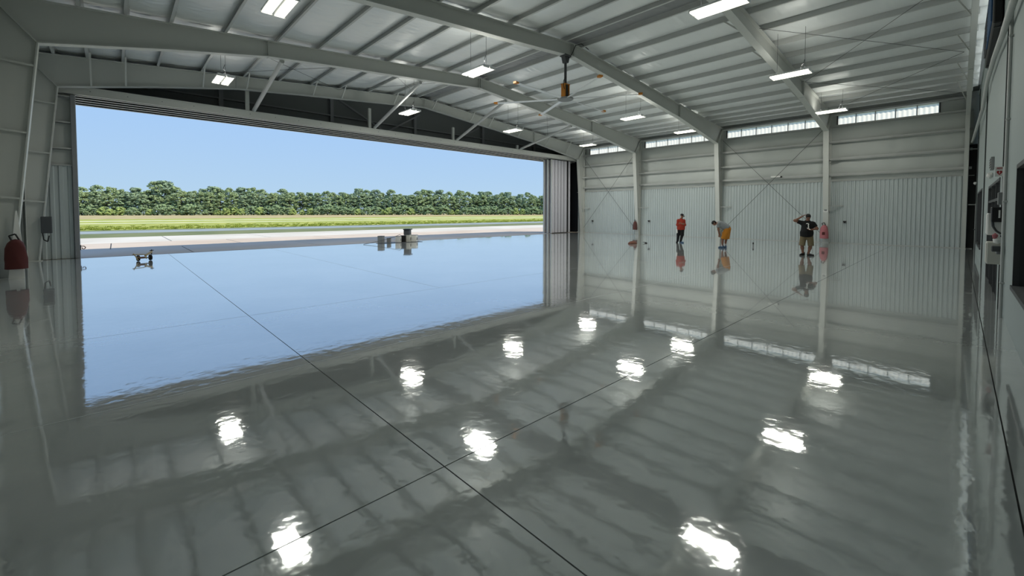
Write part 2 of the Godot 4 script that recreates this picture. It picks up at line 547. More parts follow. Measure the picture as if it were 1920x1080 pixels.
func build_far_wall() -> void:
	var w := struct("wall_far")
	var body := MB.new()
	var xo := X_R + 0.16
	body.span(P(xo, -0.3, -0.75), P(xo + 0.1, 6.86, 24.0))
	body.span(P(xo, 7.52, -0.75), P(xo + 0.1, 7.90, 24.7))
	var wins := [[0.80, 5.05, 5], [5.75, 11.25, 6], [11.9, 17.5, 6], [18.2, 22.95, 5]]
	var edge := -0.75
	for q in wins:
		body.span(P(xo, 6.86, edge), P(xo + 0.1, 7.52, q[0]))
		edge = q[1]
	body.span(P(xo, 6.86, edge), P(xo + 0.1, 7.52, 24.7))
	part("cladding", body, M.insul_wall, w)
	# liner of ribbed sheets up to 3.66 m
	var sheet := ribbed_sheet(0.908, 3.64, 5, 0.035).mesh()
	var n := 27
	for i in n:
		var o := part("liner_sheet", sheet, M.liner, w, P(X_R - 0.02, 0.005, -0.45 + 0.91 * i))
		o.rotation.y = -PI / 2
		o.position = P(X_R - 0.02, 0.005, -0.45 + 0.91 * (i + 1))
	var cap := MB.new()
	cap.span(P(X_R - 0.075, 3.645, -0.5), P(X_R + 0.1, 3.675, 24.2))
	part("liner_cap", cap, M.girt, w)
	var kick := MB.new()
	kick.span(P(X_R - 0.07, 0.0, -0.5), P(X_R - 0.062, 0.035, 24.2))
	part("base_angle", kick, M.girt, w)
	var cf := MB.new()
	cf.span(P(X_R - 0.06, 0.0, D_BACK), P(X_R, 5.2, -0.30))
	part("corner_shade_strip", cf, M.dark, w)  # dark strip that paints in the shade of the corner gap
	# girts and faced insulation, bay by bay
	var bay := [-0.42, 5.4, 11.55, 17.85, 23.45]
	var levels := [4.0, 4.93, 5.92, 6.85]
	for b in 4:
		for k in levels.size():
			var y: float = levels[k]
			var g := MB.new()
			g.span(P(X_R - 0.20, y - 0.006, bay[b] + 0.02), P(X_R + 0.01, y + 0.006, bay[b + 1] - 0.02))
			g.span(P(X_R - 0.20, y - 0.006, bay[b] + 0.02), P(X_R - 0.19, y + 0.095, bay[b + 1] - 0.02))
			g.span(P(X_R - 0.20, y - 0.03, bay[b] + 0.02), P(X_R - 0.192, y, bay[b + 1] - 0.02))
			part("girt", g, M.girt, w)
			var y0: float = 3.68 if k == 0 else levels[k - 1]
			var q := quilt_panel(P(X_R + 0.08, y0, bay[b]), P(0, 0, bay[b + 1]) - P(0, 0, bay[b]), Vector3(0, y - y0, 0), Vector3(-1, 0, 0), 0.05, 1, 4)
			part("insulation", q, M.insul_wall, w)
		var ev := MB.new()
		ev.span(P(X_R - 0.12, 7.53, bay[b] + 0.02), P(X_R + 0.1, 7.63, bay[b + 1] - 0.02))
		part("eave_strut", ev, M.girt, w)
		# short angles that stay the columns against the wall, at 2.2 m
	for d in FR_D:
		for y in [2.2, 4.93]:
			var a := MB.new()
			a.beam(P(30.78 - 0.02 * y, y, d - 0.12), P(X_R - 0.05, y, d - 0.78), 0.05, 0.05, Vector3.UP)
			part("flange_brace", a, M.girt, w)
	for q in [[23.25, 6.7, 18.05, 0.45], [23.25, 0.45, 18.05, 6.7], [11.35, 6.8, 5.6, 0.5], [11.35, 0.5, 5.6, 6.8]]:
		var m := MB.new()
		m.tube(P(30.84, q[1], q[0]), P(30.84, q[3], q[2]), 0.012, 6)
		part("brace_rod", m, M.rod, w)
	var no := 1
	for q in wins:
		var wn := struct("window_%d" % no)
		no += 1
		var count: int = q[2]
		var pw: float = (q[1] - q[0]) / count
		var pm := MB.new()
		var ribs := 4
		var pts := []
		for j in 2:
			for k in ribs * 8 + 1:
				var u := float(k) / (ribs * 8)
				pts.append(Vector3(u * (pw - 0.03), j * 0.66, 0.012 * cos(u * ribs * TAU)))
		pm.grid(pts, ribs * 8 + 1, 2, false)
		var pmesh := pm.mesh()
		for i in count:
			var o := part("pane", pmesh, M.trans, wn)
			o.rotation.y = -PI / 2
			o.position = P(xo + 0.05, 6.86, q[0] + pw * (i + 1) - 0.015)
			if i > 0:
				var mu := MB.new()
				mu.span(P(xo + 0.02, 6.86, q[0] + pw * i - 0.015), P(xo + 0.07, 7.52, q[0] + pw * i + 0.015))
				part("mullion", mu, M.grey, wn)
		var fr := MB.new()
		fr.span(P(xo - 0.04, 6.86, q[0] - 0.03), P(xo + 0.07, 7.52, q[0] + 0.025))
		fr.span(P(xo - 0.04, 6.86, q[1] - 0.025), P(xo + 0.07, 7.52, q[1] + 0.03))
		fr.span(P(xo - 0.04, 6.84, q[0]), P(xo + 0.02, 6.87, q[1]))
		part("window_frame", fr, M.darkgrey, wn)

func build_left_wall() -> void:
	var w := struct("wall_left")
	var body := MB.new()
	body.span(P(X_L - 0.2, -0.3, -0.75), P(X_L, 7.8, 24.7))
	part("cladding", body, M.insul_wall, w)
	for y in [2.2, 4.0, 4.93, 5.92]:
		var g := MB.new()
		g.span(P(X_L + 0.0, y - 0.006, -0.4), P(X_L + 0.12, y + 0.006, 23.6))
		g.span(P(X_L + 0.11, y - 0.006, -0.4), P(X_L + 0.12, y + 0.07, 23.6))
		part("girt", g, M.girt, w)

func build_door_wall() -> void:
	var w := struct("wall_door")
	var dw := 23.95
	# the bit of wall left of the opening: liner below, girts and insulation above
	var sheet := ribbed_sheet(1.25, 3.62, 5, 0.035).mesh()
	var o := part("liner_sheet", sheet, M.liner, w)
	o.position = P(-2.42, 0.01, dw)
	var bk := MB.new()
	bk.span(P(X_L, -0.3, dw + 0.06), P(-1.12, 7.9, dw + 0.16))
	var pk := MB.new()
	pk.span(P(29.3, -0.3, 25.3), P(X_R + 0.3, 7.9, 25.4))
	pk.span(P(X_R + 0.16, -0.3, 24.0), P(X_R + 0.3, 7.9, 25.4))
	part("pocket_shade_lining", pk, M.black, w)  # black colour paints in the shade of the unlit door pocket
	part("cladding", bk, M.insul_wall, w)
	var cap := MB.new()
	cap.span(P(-2.45, 3.63, dw - 0.06), P(-1.15, 3.68, dw + 0.06))
	part("liner_cap", cap, M.girt, w)
	for y in [4.27, 5.28, 6.28]:
		var g := MB.new()
		g.span(P(-2.45, y - 0.006, dw - 0.12), P(-1.15, y + 0.006, dw + 0.06))
		g.span(P(-2.45, y - 0.006, dw - 0.12), P(-1.15, y + 0.06, dw - 0.112))
		part("girt", g, M.girt, w)
	var post := MB.new()
	post.cbox(P(-1.10, 3.2, dw - 0.02), Vector3(0.14, 6.4, 0.26), 0.01)
	part("jamb_post", post, M.shade_steel, w)
	for y in [2.2, 4.93]:
		var g := MB.new()
		g.span(P(30.0, y - 0.03, 25.2), P(31.1, y + 0.03, 25.28))
		part("girt", g, M.girt, w)
	# gable above the door, seen from inside: faced insulation, posts, girts
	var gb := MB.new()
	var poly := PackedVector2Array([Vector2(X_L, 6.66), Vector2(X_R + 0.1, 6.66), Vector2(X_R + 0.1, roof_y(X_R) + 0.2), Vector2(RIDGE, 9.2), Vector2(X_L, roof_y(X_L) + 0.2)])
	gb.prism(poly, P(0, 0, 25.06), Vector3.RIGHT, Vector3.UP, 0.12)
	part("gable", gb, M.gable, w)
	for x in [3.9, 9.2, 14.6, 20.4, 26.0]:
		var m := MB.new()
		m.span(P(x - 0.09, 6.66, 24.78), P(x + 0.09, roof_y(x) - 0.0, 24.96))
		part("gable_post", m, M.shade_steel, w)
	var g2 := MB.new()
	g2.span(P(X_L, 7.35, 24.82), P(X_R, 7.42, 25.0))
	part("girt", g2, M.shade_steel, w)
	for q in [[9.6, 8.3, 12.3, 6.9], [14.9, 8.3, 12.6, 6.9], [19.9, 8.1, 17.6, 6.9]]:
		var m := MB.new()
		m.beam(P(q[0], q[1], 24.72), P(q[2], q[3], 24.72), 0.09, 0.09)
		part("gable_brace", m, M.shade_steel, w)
	# the header with its five door tracks
	var h := thing("door_header", "long grey steel header beam with parallel door tracks across the top of the hangar opening", "beam", P(0, 0, D_DOOR))
	var bm := MB.new()
	bm.span(Vector3(-1.9, 6.72, 0.06), Vector3(31.0, 6.75, -0.16))
	bm.span(Vector3(-1.9, 6.43, 0.0), Vector3(31.0, 6.75, -0.03))
	bm.span(Vector3(-1.9, 6.43, 0.02), Vector3(31.0, 6.455, -0.16))
	part("beam", bm, M.steel, h)
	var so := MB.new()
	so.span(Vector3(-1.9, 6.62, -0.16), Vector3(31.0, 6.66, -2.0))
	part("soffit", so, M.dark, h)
	for k in 5:
		var m := MB.new()
		var z := -0.34 - 0.33 * k
		var y := 6.43 - 0.03 * k
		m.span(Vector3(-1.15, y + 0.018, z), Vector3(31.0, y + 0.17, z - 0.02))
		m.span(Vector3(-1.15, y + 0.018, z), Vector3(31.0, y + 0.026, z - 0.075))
		var tk := part("track", m, M.dark, h)  # dark colour carries the shade between the tracks
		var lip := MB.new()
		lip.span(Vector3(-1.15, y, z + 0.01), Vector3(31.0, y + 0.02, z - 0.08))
		part("track_lip", lip, M.white, tk)  # white colour carries the daylight caught by the lower edges
	var bo := MB.new()
	for k in 28:
		bo.lathe([Vector2(0, 0.016), Vector2(0.022, 0.014), Vector2(0.022, 0)], Vector3(-0.6 + 1.1 * k, 6.60, 0.0), 6, Basis(Vector3.RIGHT, PI / 2))
	tag(part("bolts", bo, M.shade_steel, h), "", "", "", "stuff")
	for q in [[4.80, 7.64, 5.06], [10.85, 8.10, 11.25], [16.42, 8.22, 17.2], [22.37, 7.62, 23.3]]:
		var m := MB.new()
		m.tube(Vector3(q[0], q[1] - 0.03, D_DOOR - 17.93), Vector3(q[2], 6.80, 0.02), 0.085, 12)
		part("diagonal_strut", m, M.trim, h)
		var v := MB.new()
		v.span(Vector3(q[2] - 0.34, 6.76, -0.02), Vector3(q[2] - 0.18, 7.9 - 0.09 * maxf(0.0, q[2] - 14.0), -0.16))
		part("hanger_post", v, M.steel, h)
	# the leaves pushed together on the right
	for k in 3:
		var lf := thing("door_leaf", ["innermost pale ribbed hangar door leaf stacked beside the far column", "middle hangar door leaf in the stack, only its edge past the innermost one", "outermost hangar door leaf in the stack beside the far column"][k], "door", P(27.35 - 0.10 * k, 0.0, 24.12 + 0.33 * k), 0.0, "sliding hangar door leaves")
		var sh := ribbed_sheet(0.34, 6.30, 2, 0.03).mesh()
		for i in 5:
			part("sheet", sh, M.leaf_panel, lf, Vector3(0.10 + 0.41 * i, 0.06, 0.03))
		var st := MB.new()
		st.cbox(Vector3(0.05, 3.2, 0), Vector3(0.10, 6.35, 0.12), 0.008)
		part("stile", st, M.trim, lf)
		var st2 := MB.new()
		st2.cbox(Vector3(2.42, 3.2, 0.02), Vector3(0.18, 6.35, 0.14), 0.008)
		part("stile", st2, M.leaf_panel, lf)
		var co := MB.new()
		co.span(Vector3(0.1, 0.03, -0.03), Vector3(2.4, 6.38, 0.0))
		part("core", co, M.dark, lf)
		var rb := MB.new()
		rb.span(Vector3(2.16, 0.03, 0.0), Vector3(2.24, 6.35, 0.05))
		part("gasket", rb, M.dark, lf)
	var lh := thing("door_latch", "small dark ring latch on the edge of the left door jamb", "latch", P(-1.02, 0.42, 23.9))
	var lm := MB.new()
	lm.path([Vector3(0, 0.05, 0), Vector3(0.10, 0.05, 0), Vector3(0.14, 0.0, 0), Vector3(0.11, -0.06, 0), Vector3(0.05, -0.06, 0), Vector3(0.04, 0.0, 0)], 0.016)
	part("ring", lm, M.redcloth, lh)
	var lp := MB.new()
	lp.cbox(Vector3(0.0, 0.0, 0), Vector3(0.03, 0.2, 0.08), 0.004)
	part("plate", lp, M.darkgrey, lh)

func poly_strip(m: MB, pts: Array, thick: float, width: float) -> void:    # a flange plate along a polyline in the frame's plane
	for i in pts.size() - 1:
		var a: Vector2 = pts[i]
		var b: Vector2 = pts[i + 1]
		m.beam(Vector3(a.x, a.y, 0), Vector3(b.x, b.y, 0), width, thick)

func build_frames() -> void:
	var proto := thing("portal_frame", "", "frame", P(0, 0, FR_D[0]), 0.0, "grey steel portal frames across the hangar")
	var lk := Vector2(-1.46, 6.55)
	var rk := Vector2(30.2, 6.55)
	var lo := Vector2(-2.36, roof_y(-2.36))
	var ro := Vector2(31.06, roof_y(31.06))
	var web := 0.014
	for s in [0, 1]:
		var inner_top := lk if s == 0 else rk
		var inner_foot := Vector2(-2.08, 0.02) if s == 0 else Vector2(30.78, 0.02)
		var outer_top := lo if s == 0 else ro
		var outer_foot := Vector2(-2.36, 0.02) if s == 0 else Vector2(31.06, 0.02)
		var m := MB.new()
		m.prism(PackedVector2Array([inner_foot, outer_foot, outer_top, inner_top]), Vector3.ZERO, Vector3.RIGHT, Vector3.UP, web)
		var c := part("column", m, M.steel, proto)
		var f := MB.new()
		poly_strip(f, [inner_foot, inner_top], 0.03, 0.27)
		part("inner_flange", f, M.flange, c)
		var f2 := MB.new()
		poly_strip(f2, [outer_foot, outer_top], 0.02, 0.27)
		part("outer_flange", f2, M.flange, c)
		var bp := MB.new()
		bp.cbox(Vector3((inner_foot.x + outer_foot.x) * 0.5, 0.0125, 0), Vector3(0.42, 0.025, 0.36), 0.004)
		part("base_plate", bp, M.steel, c)
		var kn := MB.new()
		poly_strip(kn, [inner_top, outer_top], 0.035, 0.25)
		part("knee_plate", kn, M.steel, c)
		if s == 0:
			for y in [2.2, 4.02, 5.89]:
				var fb := MB.new()
				var xi := lerpf(-2.08, -1.46, y / 6.55)
				fb.beam(Vector3(xi - 0.02, y, 0.10), Vector3(-2.4, y + 0.06, 0.12), 0.05, 0.05)
				part("flange_brace", fb, M.flange, c)
	var bl := [lk, Vector2(1.4, 7.12), Vector2(4.3, 7.62), Vector2(7.0, 7.87), Vector2(11.3, 8.21), Vector2(RIDGE, 8.48)]
	var br := [Vector2(RIDGE, 8.48), Vector2(16.8, 8.24), Vector2(20.6, 7.85), Vector2(24.5, 7.43), rk]
	for s in [0, 1]:
		var bot: Array = bl if s == 0 else br
		var poly := PackedVector2Array()
		for q in bot: poly.append(q)
		if s == 0:
			poly.append(Vector2(RIDGE, 9.0)); poly.append(lo)
		else:
			poly.append(ro); poly.append(Vector2(RIDGE, 9.0))
		var m := MB.new()
		m.prism(poly, Vector3.ZERO, Vector3.RIGHT, Vector3.UP, web)
		var r := part("rafter", m, M.steel, proto)
		var f := MB.new()
		poly_strip(f, bot, 0.03, 0.27)
		part("bottom_flange", f, M.flange, r)
		var f2 := MB.new()
		poly_strip(f2, [lo, Vector2(RIDGE, 9.0)] if s == 0 else [Vector2(RIDGE, 9.0), ro], 0.02, 0.27)
		part("top_flange", f2, M.flange, r)
		for x in ([4.3, 14.36] if s == 0 else [14.44, 24.5]):
			var sp := MB.new()
			var yb := bottom_y(x, bl, br)
			sp.span(Vector3(x - 0.015, yb - 0.03, -0.11), Vector3(x + 0.015, roof_y(x) + 0.02, 0.11))
			part("splice_plate", sp, M.steel, r)
		for x in ([0.41, 3.0, 6.13, 9.14, 12.3] if s == 0 else [16.5, 19.66, 22.67, 25.8, 28.39]):
			for sd in [-1]:
				var fb := MB.new()
				fb.beam(Vector3(x, bottom_y(x, bl, br) + 0.03, 0.10 * sd), Vector3(x, roof_y(x) + 0.06, 0.75 * sd), 0.05, 0.05, Vector3.RIGHT)
				part("flange_brace", fb, M.flange, r)
	proto.set_meta("label", "grey portal frame right behind the open hangar door")
	var labels := ["", "grey portal frame one bay inside the door, dark red cover at its left foot", "grey steel portal frame that carries the big ceiling fan at its apex", "grey steel portal frame whose far column stands behind the man in black shirt", "grey steel portal frame seen edge-on close against the panelled office wall"]
	for i in range(1, 5):
		var o := copy(proto, labels[i], P(0, 0, FR_D[i]), 0.0, "grey steel portal frames across the hangar")
		if i == 4: o.scale.z = 0.55
	for x in [-0.55, 0.45, 3.0, 4.7, 7.7, 9.2, 12.3, 15.0, 18.05, 19.7, 22.7, 25.8, 28.4]:
		var fb := MB.new()
		fb.beam(Vector3(x, bottom_y(x, bl, br) + 0.03, 0.10), Vector3(x, roof_y(x) + 0.06, 0.75), 0.055, 0.055, Vector3.RIGHT)
		part("flange_brace", fb, M.flange, proto)

func bottom_y(x: float, bl: Array, br: Array) -> float:
	var pts: Array = bl + br.slice(1)
	for i in pts.size() - 1:
		if x <= pts[i + 1].x:
			return lerpf(pts[i].y, pts[i + 1].y, (x - pts[i].x) / (pts[i + 1].x - pts[i].x))
	return 6.6

func build_partition() -> void:
	var w := struct("wall_right")
	var th := 0.12
	var dz := D_BACK - th * 0.5
	# boxes of wall between and around the openings: [x0, x1, y0, y1]
	var ops := [[5.5, 9.45, 0.70, 2.5], [13.1, 17.8, 0.0, 2.53], [22.6, 27.9, 0.47, 2.68], [29.6, 30.6, 0.0, 2.3]]
	var cuts := [X_L, 3.4, 12.0, 20.7, 28.8, X_R + 0.1]
	for i in cuts.size() - 1:
		var m := MB.new()
		var x: float = cuts[i] + (0.012 if i > 0 else 0.0)
		var xe: float = cuts[i + 1]
		for o in ops:
			if o[0] >= xe or o[1] <= x: continue
			m.span(P(x, -0.02, dz - th * 0.5), P(o[0], 3.0, dz + th * 0.5))
			m.span(P(o[0], o[3], dz - th * 0.5), P(o[1], 3.0, dz + th * 0.5))
			if o[2] > 0.0: m.span(P(o[0], -0.02, dz - th * 0.5), P(o[1], o[2], dz + th * 0.5))
			x = o[1]
		m.span(P(x, -0.02, dz - th * 0.5), P(xe, 3.0, dz + th * 0.5))
		var x0: float = cuts[i] + (0.012 if i > 0 else 0.0)
		m.span(P(x0, 3.0, dz - th * 0.5), P(xe, 7.45, dz + th * 0.5))
		part("panel", m, M.panel, w)
	var seam := MB.new()
	for x in cuts.slice(1, 5):
		seam.span(P(x - 0.012, -0.02, dz - th * 0.5), P(x + 0.024, 7.45, dz + th * 0.5 + 0.03))
	part("seam_batten", seam, M.seam, w)
	# above the panels: a strip of translucent sheets under the roof
	var up := MB.new()
	var x_a := 12.0
	var x_b := 30.3
	up.prism(PackedVector2Array([Vector2(X_L, 7.45), Vector2(x_a, 7.45), Vector2(x_a, roof_y(x_a) + 0.2), Vector2(X_L, roof_y(X_L) + 0.2)]), P(0, 0, dz), Vector3.RIGHT, Vector3.UP, th)
	up.prism(PackedVector2Array([Vector2(x_b, 7.45), Vector2(X_R + 0.1, 7.45), Vector2(X_R + 0.1, roof_y(X_R) + 0.2), Vector2(x_b, roof_y(x_b) + 0.2)]), P(0, 0, dz), Vector3.RIGHT, Vector3.UP, th)
	part("gable_panel", up, M.panel, w)
	var wn := struct("window_5")
	var x := x_a
	while x < x_b - 0.1:
		var xe := minf(x + 0.915, x_b)
		var m := MB.new()
		var pts := []
		for j in 2:
			for k in 25:
				var u := float(k) / 24.0
				var xx := lerpf(x + 0.01, xe - 0.01, u)
				pts.append(P(xx, 7.45 if j == 0 else minf(roof_y(xx), 8.99) + 0.2, dz + 0.012 * cos(u * 3.0 * TAU)))
		m.grid(pts, 25, 2, false)
		part("pane", m, M.trans, wn)
		x += 0.915
	var wf := MB.new()
	wf.span(P(x_a, 7.42, dz + 0.05), P(x_b, 7.47, dz + 0.10))
	part("window_frame", wf, M.panel, wn)
	# the dark rooms behind the glass
	var room := MB.new()
	var r0 := D_BACK - th
	room.span(P(3.0, -0.05, r0 - 3.2), P(30.9, 0.0, r0))
	room.span(P(3.0, 2.85, r0 - 3.2), P(30.9, 2.95, r0))
	room.span(P(3.0, 0.0, r0 - 3.3), P(30.9, 2.95, r0 - 3.2))
	room.span(P(2.9, 0.0, r0 - 3.3), P(3.0, 2.95, r0))
	room.span(P(30.9, 0.0, r0 - 3.3), P(31.0, 2.95, r0))
	part("office_shell", room, M.shade_steel, w)
	# base flashing on the floor
	# glazing
	glazed("window_6", ops[0], [7.2], [])
	glazed("door_1", ops[1], [14.6, 16.2], [2.1])
	glazed("window_7", ops[2], [25.2], [])
	var d2 := struct("door_2")
	var lf := MB.new()
	lf.cbox(P(30.1, 1.09, D_BACK - 0.03), Vector3(0.96, 2.16, 0.045), 0.004)
	part("leaf", lf, M.panel, d2)
	var ff := MB.new()
	for s in [29.57, 30.63]: ff.span(P(s - 0.03, 0, D_BACK - 0.1), P(s + 0.03, 2.24, D_BACK + 0.015))
	ff.span(P(29.57, 2.19, D_BACK - 0.1), P(30.63, 2.24, D_BACK + 0.015))
	part("door_frame", ff, M.trim, d2)
	var hd := MB.new()
	hd.tube(P(29.72, 1.0, D_BACK), P(29.72, 1.0, D_BACK + 0.06), 0.025, 8)
	hd.tube(P(29.72, 1.0, D_BACK + 0.06), P(29.85, 1.0, D_BACK + 0.06), 0.012, 8)
	part("handle", hd, M.darkgrey, d2)
	# vertical blinds and a pair of pale door stiles seen dimly inside the entrance
	for xx in [13.9, 15.2, 16.6]:
		var b := MB.new()
		b.span(P(xx, 0.05, r0 - 0.6), P(xx + 0.22, 2.0, r0 - 0.57))
		part("blind_slat", b, M.grey, w)

func glazed(called: String, o: Array, bars: Array, rails: Array) -> void:
	var wn := struct(called)
	var f := MB.new()
	var d0 := D_BACK - 0.10
	var d1 := D_BACK + 0.012
	var t := 0.06
	f.span(P(o[0], o[2], d0), P(o[0] + t, o[3], d1))
	f.span(P(o[1] - t, o[2], d0), P(o[1], o[3], d1))
	f.span(P(o[0], o[3] - t, d0), P(o[1], o[3], d1))
	if o[2] > 0: f.span(P(o[0], o[2], d0), P(o[1], o[2] + t, d1 + 0.02))
	part("window_frame", f, M.darkgrey, wn)
	var xs := [o[0] + t]
	xs.append_array(bars)
	xs.append(o[1] - t)
	for b in bars:
		var m := MB.new()
		m.span(P(b - 0.03, o[2], d0 + 0.02), P(b + 0.03, o[3], d1 - 0.01))
		part("mullion", m, M.darkgrey, wn)
	for r in rails:
		var m := MB.new()
		m.span(P(o[0], r - 0.03, d0 + 0.02), P(o[1], r + 0.03, d1 - 0.01))
		part("transom", m, M.darkgrey, wn)
	for i in xs.size() - 1:
		var ys := [o[2] + 0.02]
		ys.append_array(rails)
		ys.append(o[3] - t)
		for k in ys.size() - 1:
			var m := MB.new()
			m.span(P(xs[i], ys[k], d0 + 0.045), P(xs[i + 1], ys[k + 1], d0 + 0.055))
			part("pane", m, M.glass, wn)

# ---------------------------------------------------------------- lamps and fan
func build_lights() -> void:
	var g := "high-bay lights hung under the roof"
	var spots := [
		[3.19, 12.01, 7.05, "high-bay light nearest the top edge over the bright insulation, six white tubes"],
		[3.20, 19.81, 6.95, "high-bay light in front of the door rafter's left end, six white tubes"],
		[9.93, 12.35, 7.0, "high-bay light hung between the ceiling fan and the left columns"],
		[11.32, 19.79, 7.0, "high-bay light above the middle of the door header, between two diagonal struts"],
		[18.62, 19.65, 7.0, "high-bay light above the right half of the door header"],
		[26.85, 19.85, 7.0, "high-bay light in the corner by the door's right end, under the clerestory"],
		[20.92, 12.45, 7.0, "high-bay light right of the ceiling fan, on two thin cables"],
		[26.98, 12.26, 7.0, "high-bay light close under the clerestory between the second and third far columns"],
		[11.30, 4.31, 7.0, "largest-looking high-bay light, closest to the camera over the bare floor"],
		[18.77, 4.50, 7.0, "high-bay light crossing in front of the rafter that leads to the black-shirted man's column"],
		[27.04, 4.63, 7.0, "high-bay light at the foot of the rafter above the black-shirted man's column"]]
	var proto: Node3D
	for i in spots.size():
		var s: Array = spots[i]
		var at := P(s[0], s[2], s[1])
		if i == 0:
			proto = make_light(s[3], g, at)
		else:
			var c := copy(proto, s[3], at, 0.0, g)
			c.get_node("cable").mesh = light_cables(at).mesh()
			c.get_node("added_uplight").light_energy = ADDED_UPLIGHT * (0.4 if s[0] < 5.0 else (0.6 if s[1] < 8.0 else 1.0))
			c.get_node("glow").light_energy = LAMP * (0.42 if s[0] < 5.0 else 1.0) * (0.72 if s[1] < 8.0 else (1.12 if s[1] < 15.0 else 1.5))

func make_light(label: String, g: String, at: Vector3) -> Node3D:
	var t := thing("high_bay_light", label, "light", at, 0.0, g)
	var h := MB.new()
	h.cbox(Vector3(-0.155, 0.07, 0), Vector3(0.27, 0.05, 1.30), 0.008)
	h.cbox(Vector3(0.155, 0.07, 0), Vector3(0.27, 0.05, 1.30), 0.008)
	h.cbox(Vector3(0, 0.105, 0), Vector3(0.20, 0.05, 1.22), 0.008)
	for s in [-1, 1]:
		h.span(Vector3(-0.29, 0.0, 0.64 * s - 0.012), Vector3(-0.02, 0.05, 0.64 * s + 0.012))
		h.span(Vector3(0.02, 0.0, 0.64 * s - 0.012), Vector3(0.29, 0.05, 0.64 * s + 0.012))
	part("housing", h, M.alu, t)
	var tb := MB.new()
	tb.tube(Vector3(0, 0, -0.62), Vector3(0, 0, 0.62), 0.022, 10)
	var tm := tb.mesh()
	for i in 6:
		part("lamp_tube", tm, M.lamp, t, Vector3((-0.235 if i < 3 else 0.075) + 0.08 * (i % 3), 0.022, 0))
	part("cable", light_cables(at), M.darkgrey, t)
	var l := AreaLight3D.new()
	l.name = "glow"
	l.area_size = Vector2(0.56, 1.26)
	l.area_normalize_energy = true
	l.light_energy = LAMP * 0.6
	l.light_color = Color(1.0, 0.995, 0.96)
	l.light_size = 0.5
	l.set("area_range", 60.0)
	l.shadow_enabled = true
	l.rotation_degrees = Vector3(-90, 0, 0)
	l.position = Vector3(0, -0.012, 0)
	t.add_child(l)
	# added, unseen from below: glowing slot and upward light that brighten roof and rafters
	var sl := MB.new()
	sl.span(Vector3(-0.05, 0.130, -0.5), Vector3(0.05, 0.134, 0.5))
	part("added_glow_slot", sl, M.lamp, t)
	var u := AreaLight3D.new()
	u.name = "added_uplight"
	u.area_size = Vector2(0.10, 1.0)
	u.area_normalize_energy = true
	u.light_energy = ADDED_UPLIGHT * 0.4
	u.light_color = l.light_color
	u.light_size = 0.3
	u.set("area_range", 60.0)
	u.shadow_enabled = true
	u.rotation_degrees = Vector3(90, 0, 0)
	u.position = Vector3(0, 0.145, 0)
	t.add_child(u)
	return t

func light_cables(at: Vector3) -> MB:     # two thin hangers up to the roof and the supply cord looped along one of them
	var c := MB.new()
	var top := roof_y(at.x) + 0.05 - at.y
	for z in [-0.45, 0.45]:
		c.tube(Vector3(0, 0.12, z), Vector3(0, top, z), 0.006, 6)
	c.path([Vector3(0.0, 0.12, 0.30), Vector3(0.02, 0.30, 0.34), Vector3(-0.06, 0.34, 0.42), Vector3(-0.02, 0.5, 0.45)], 0.010, 6)
	return c

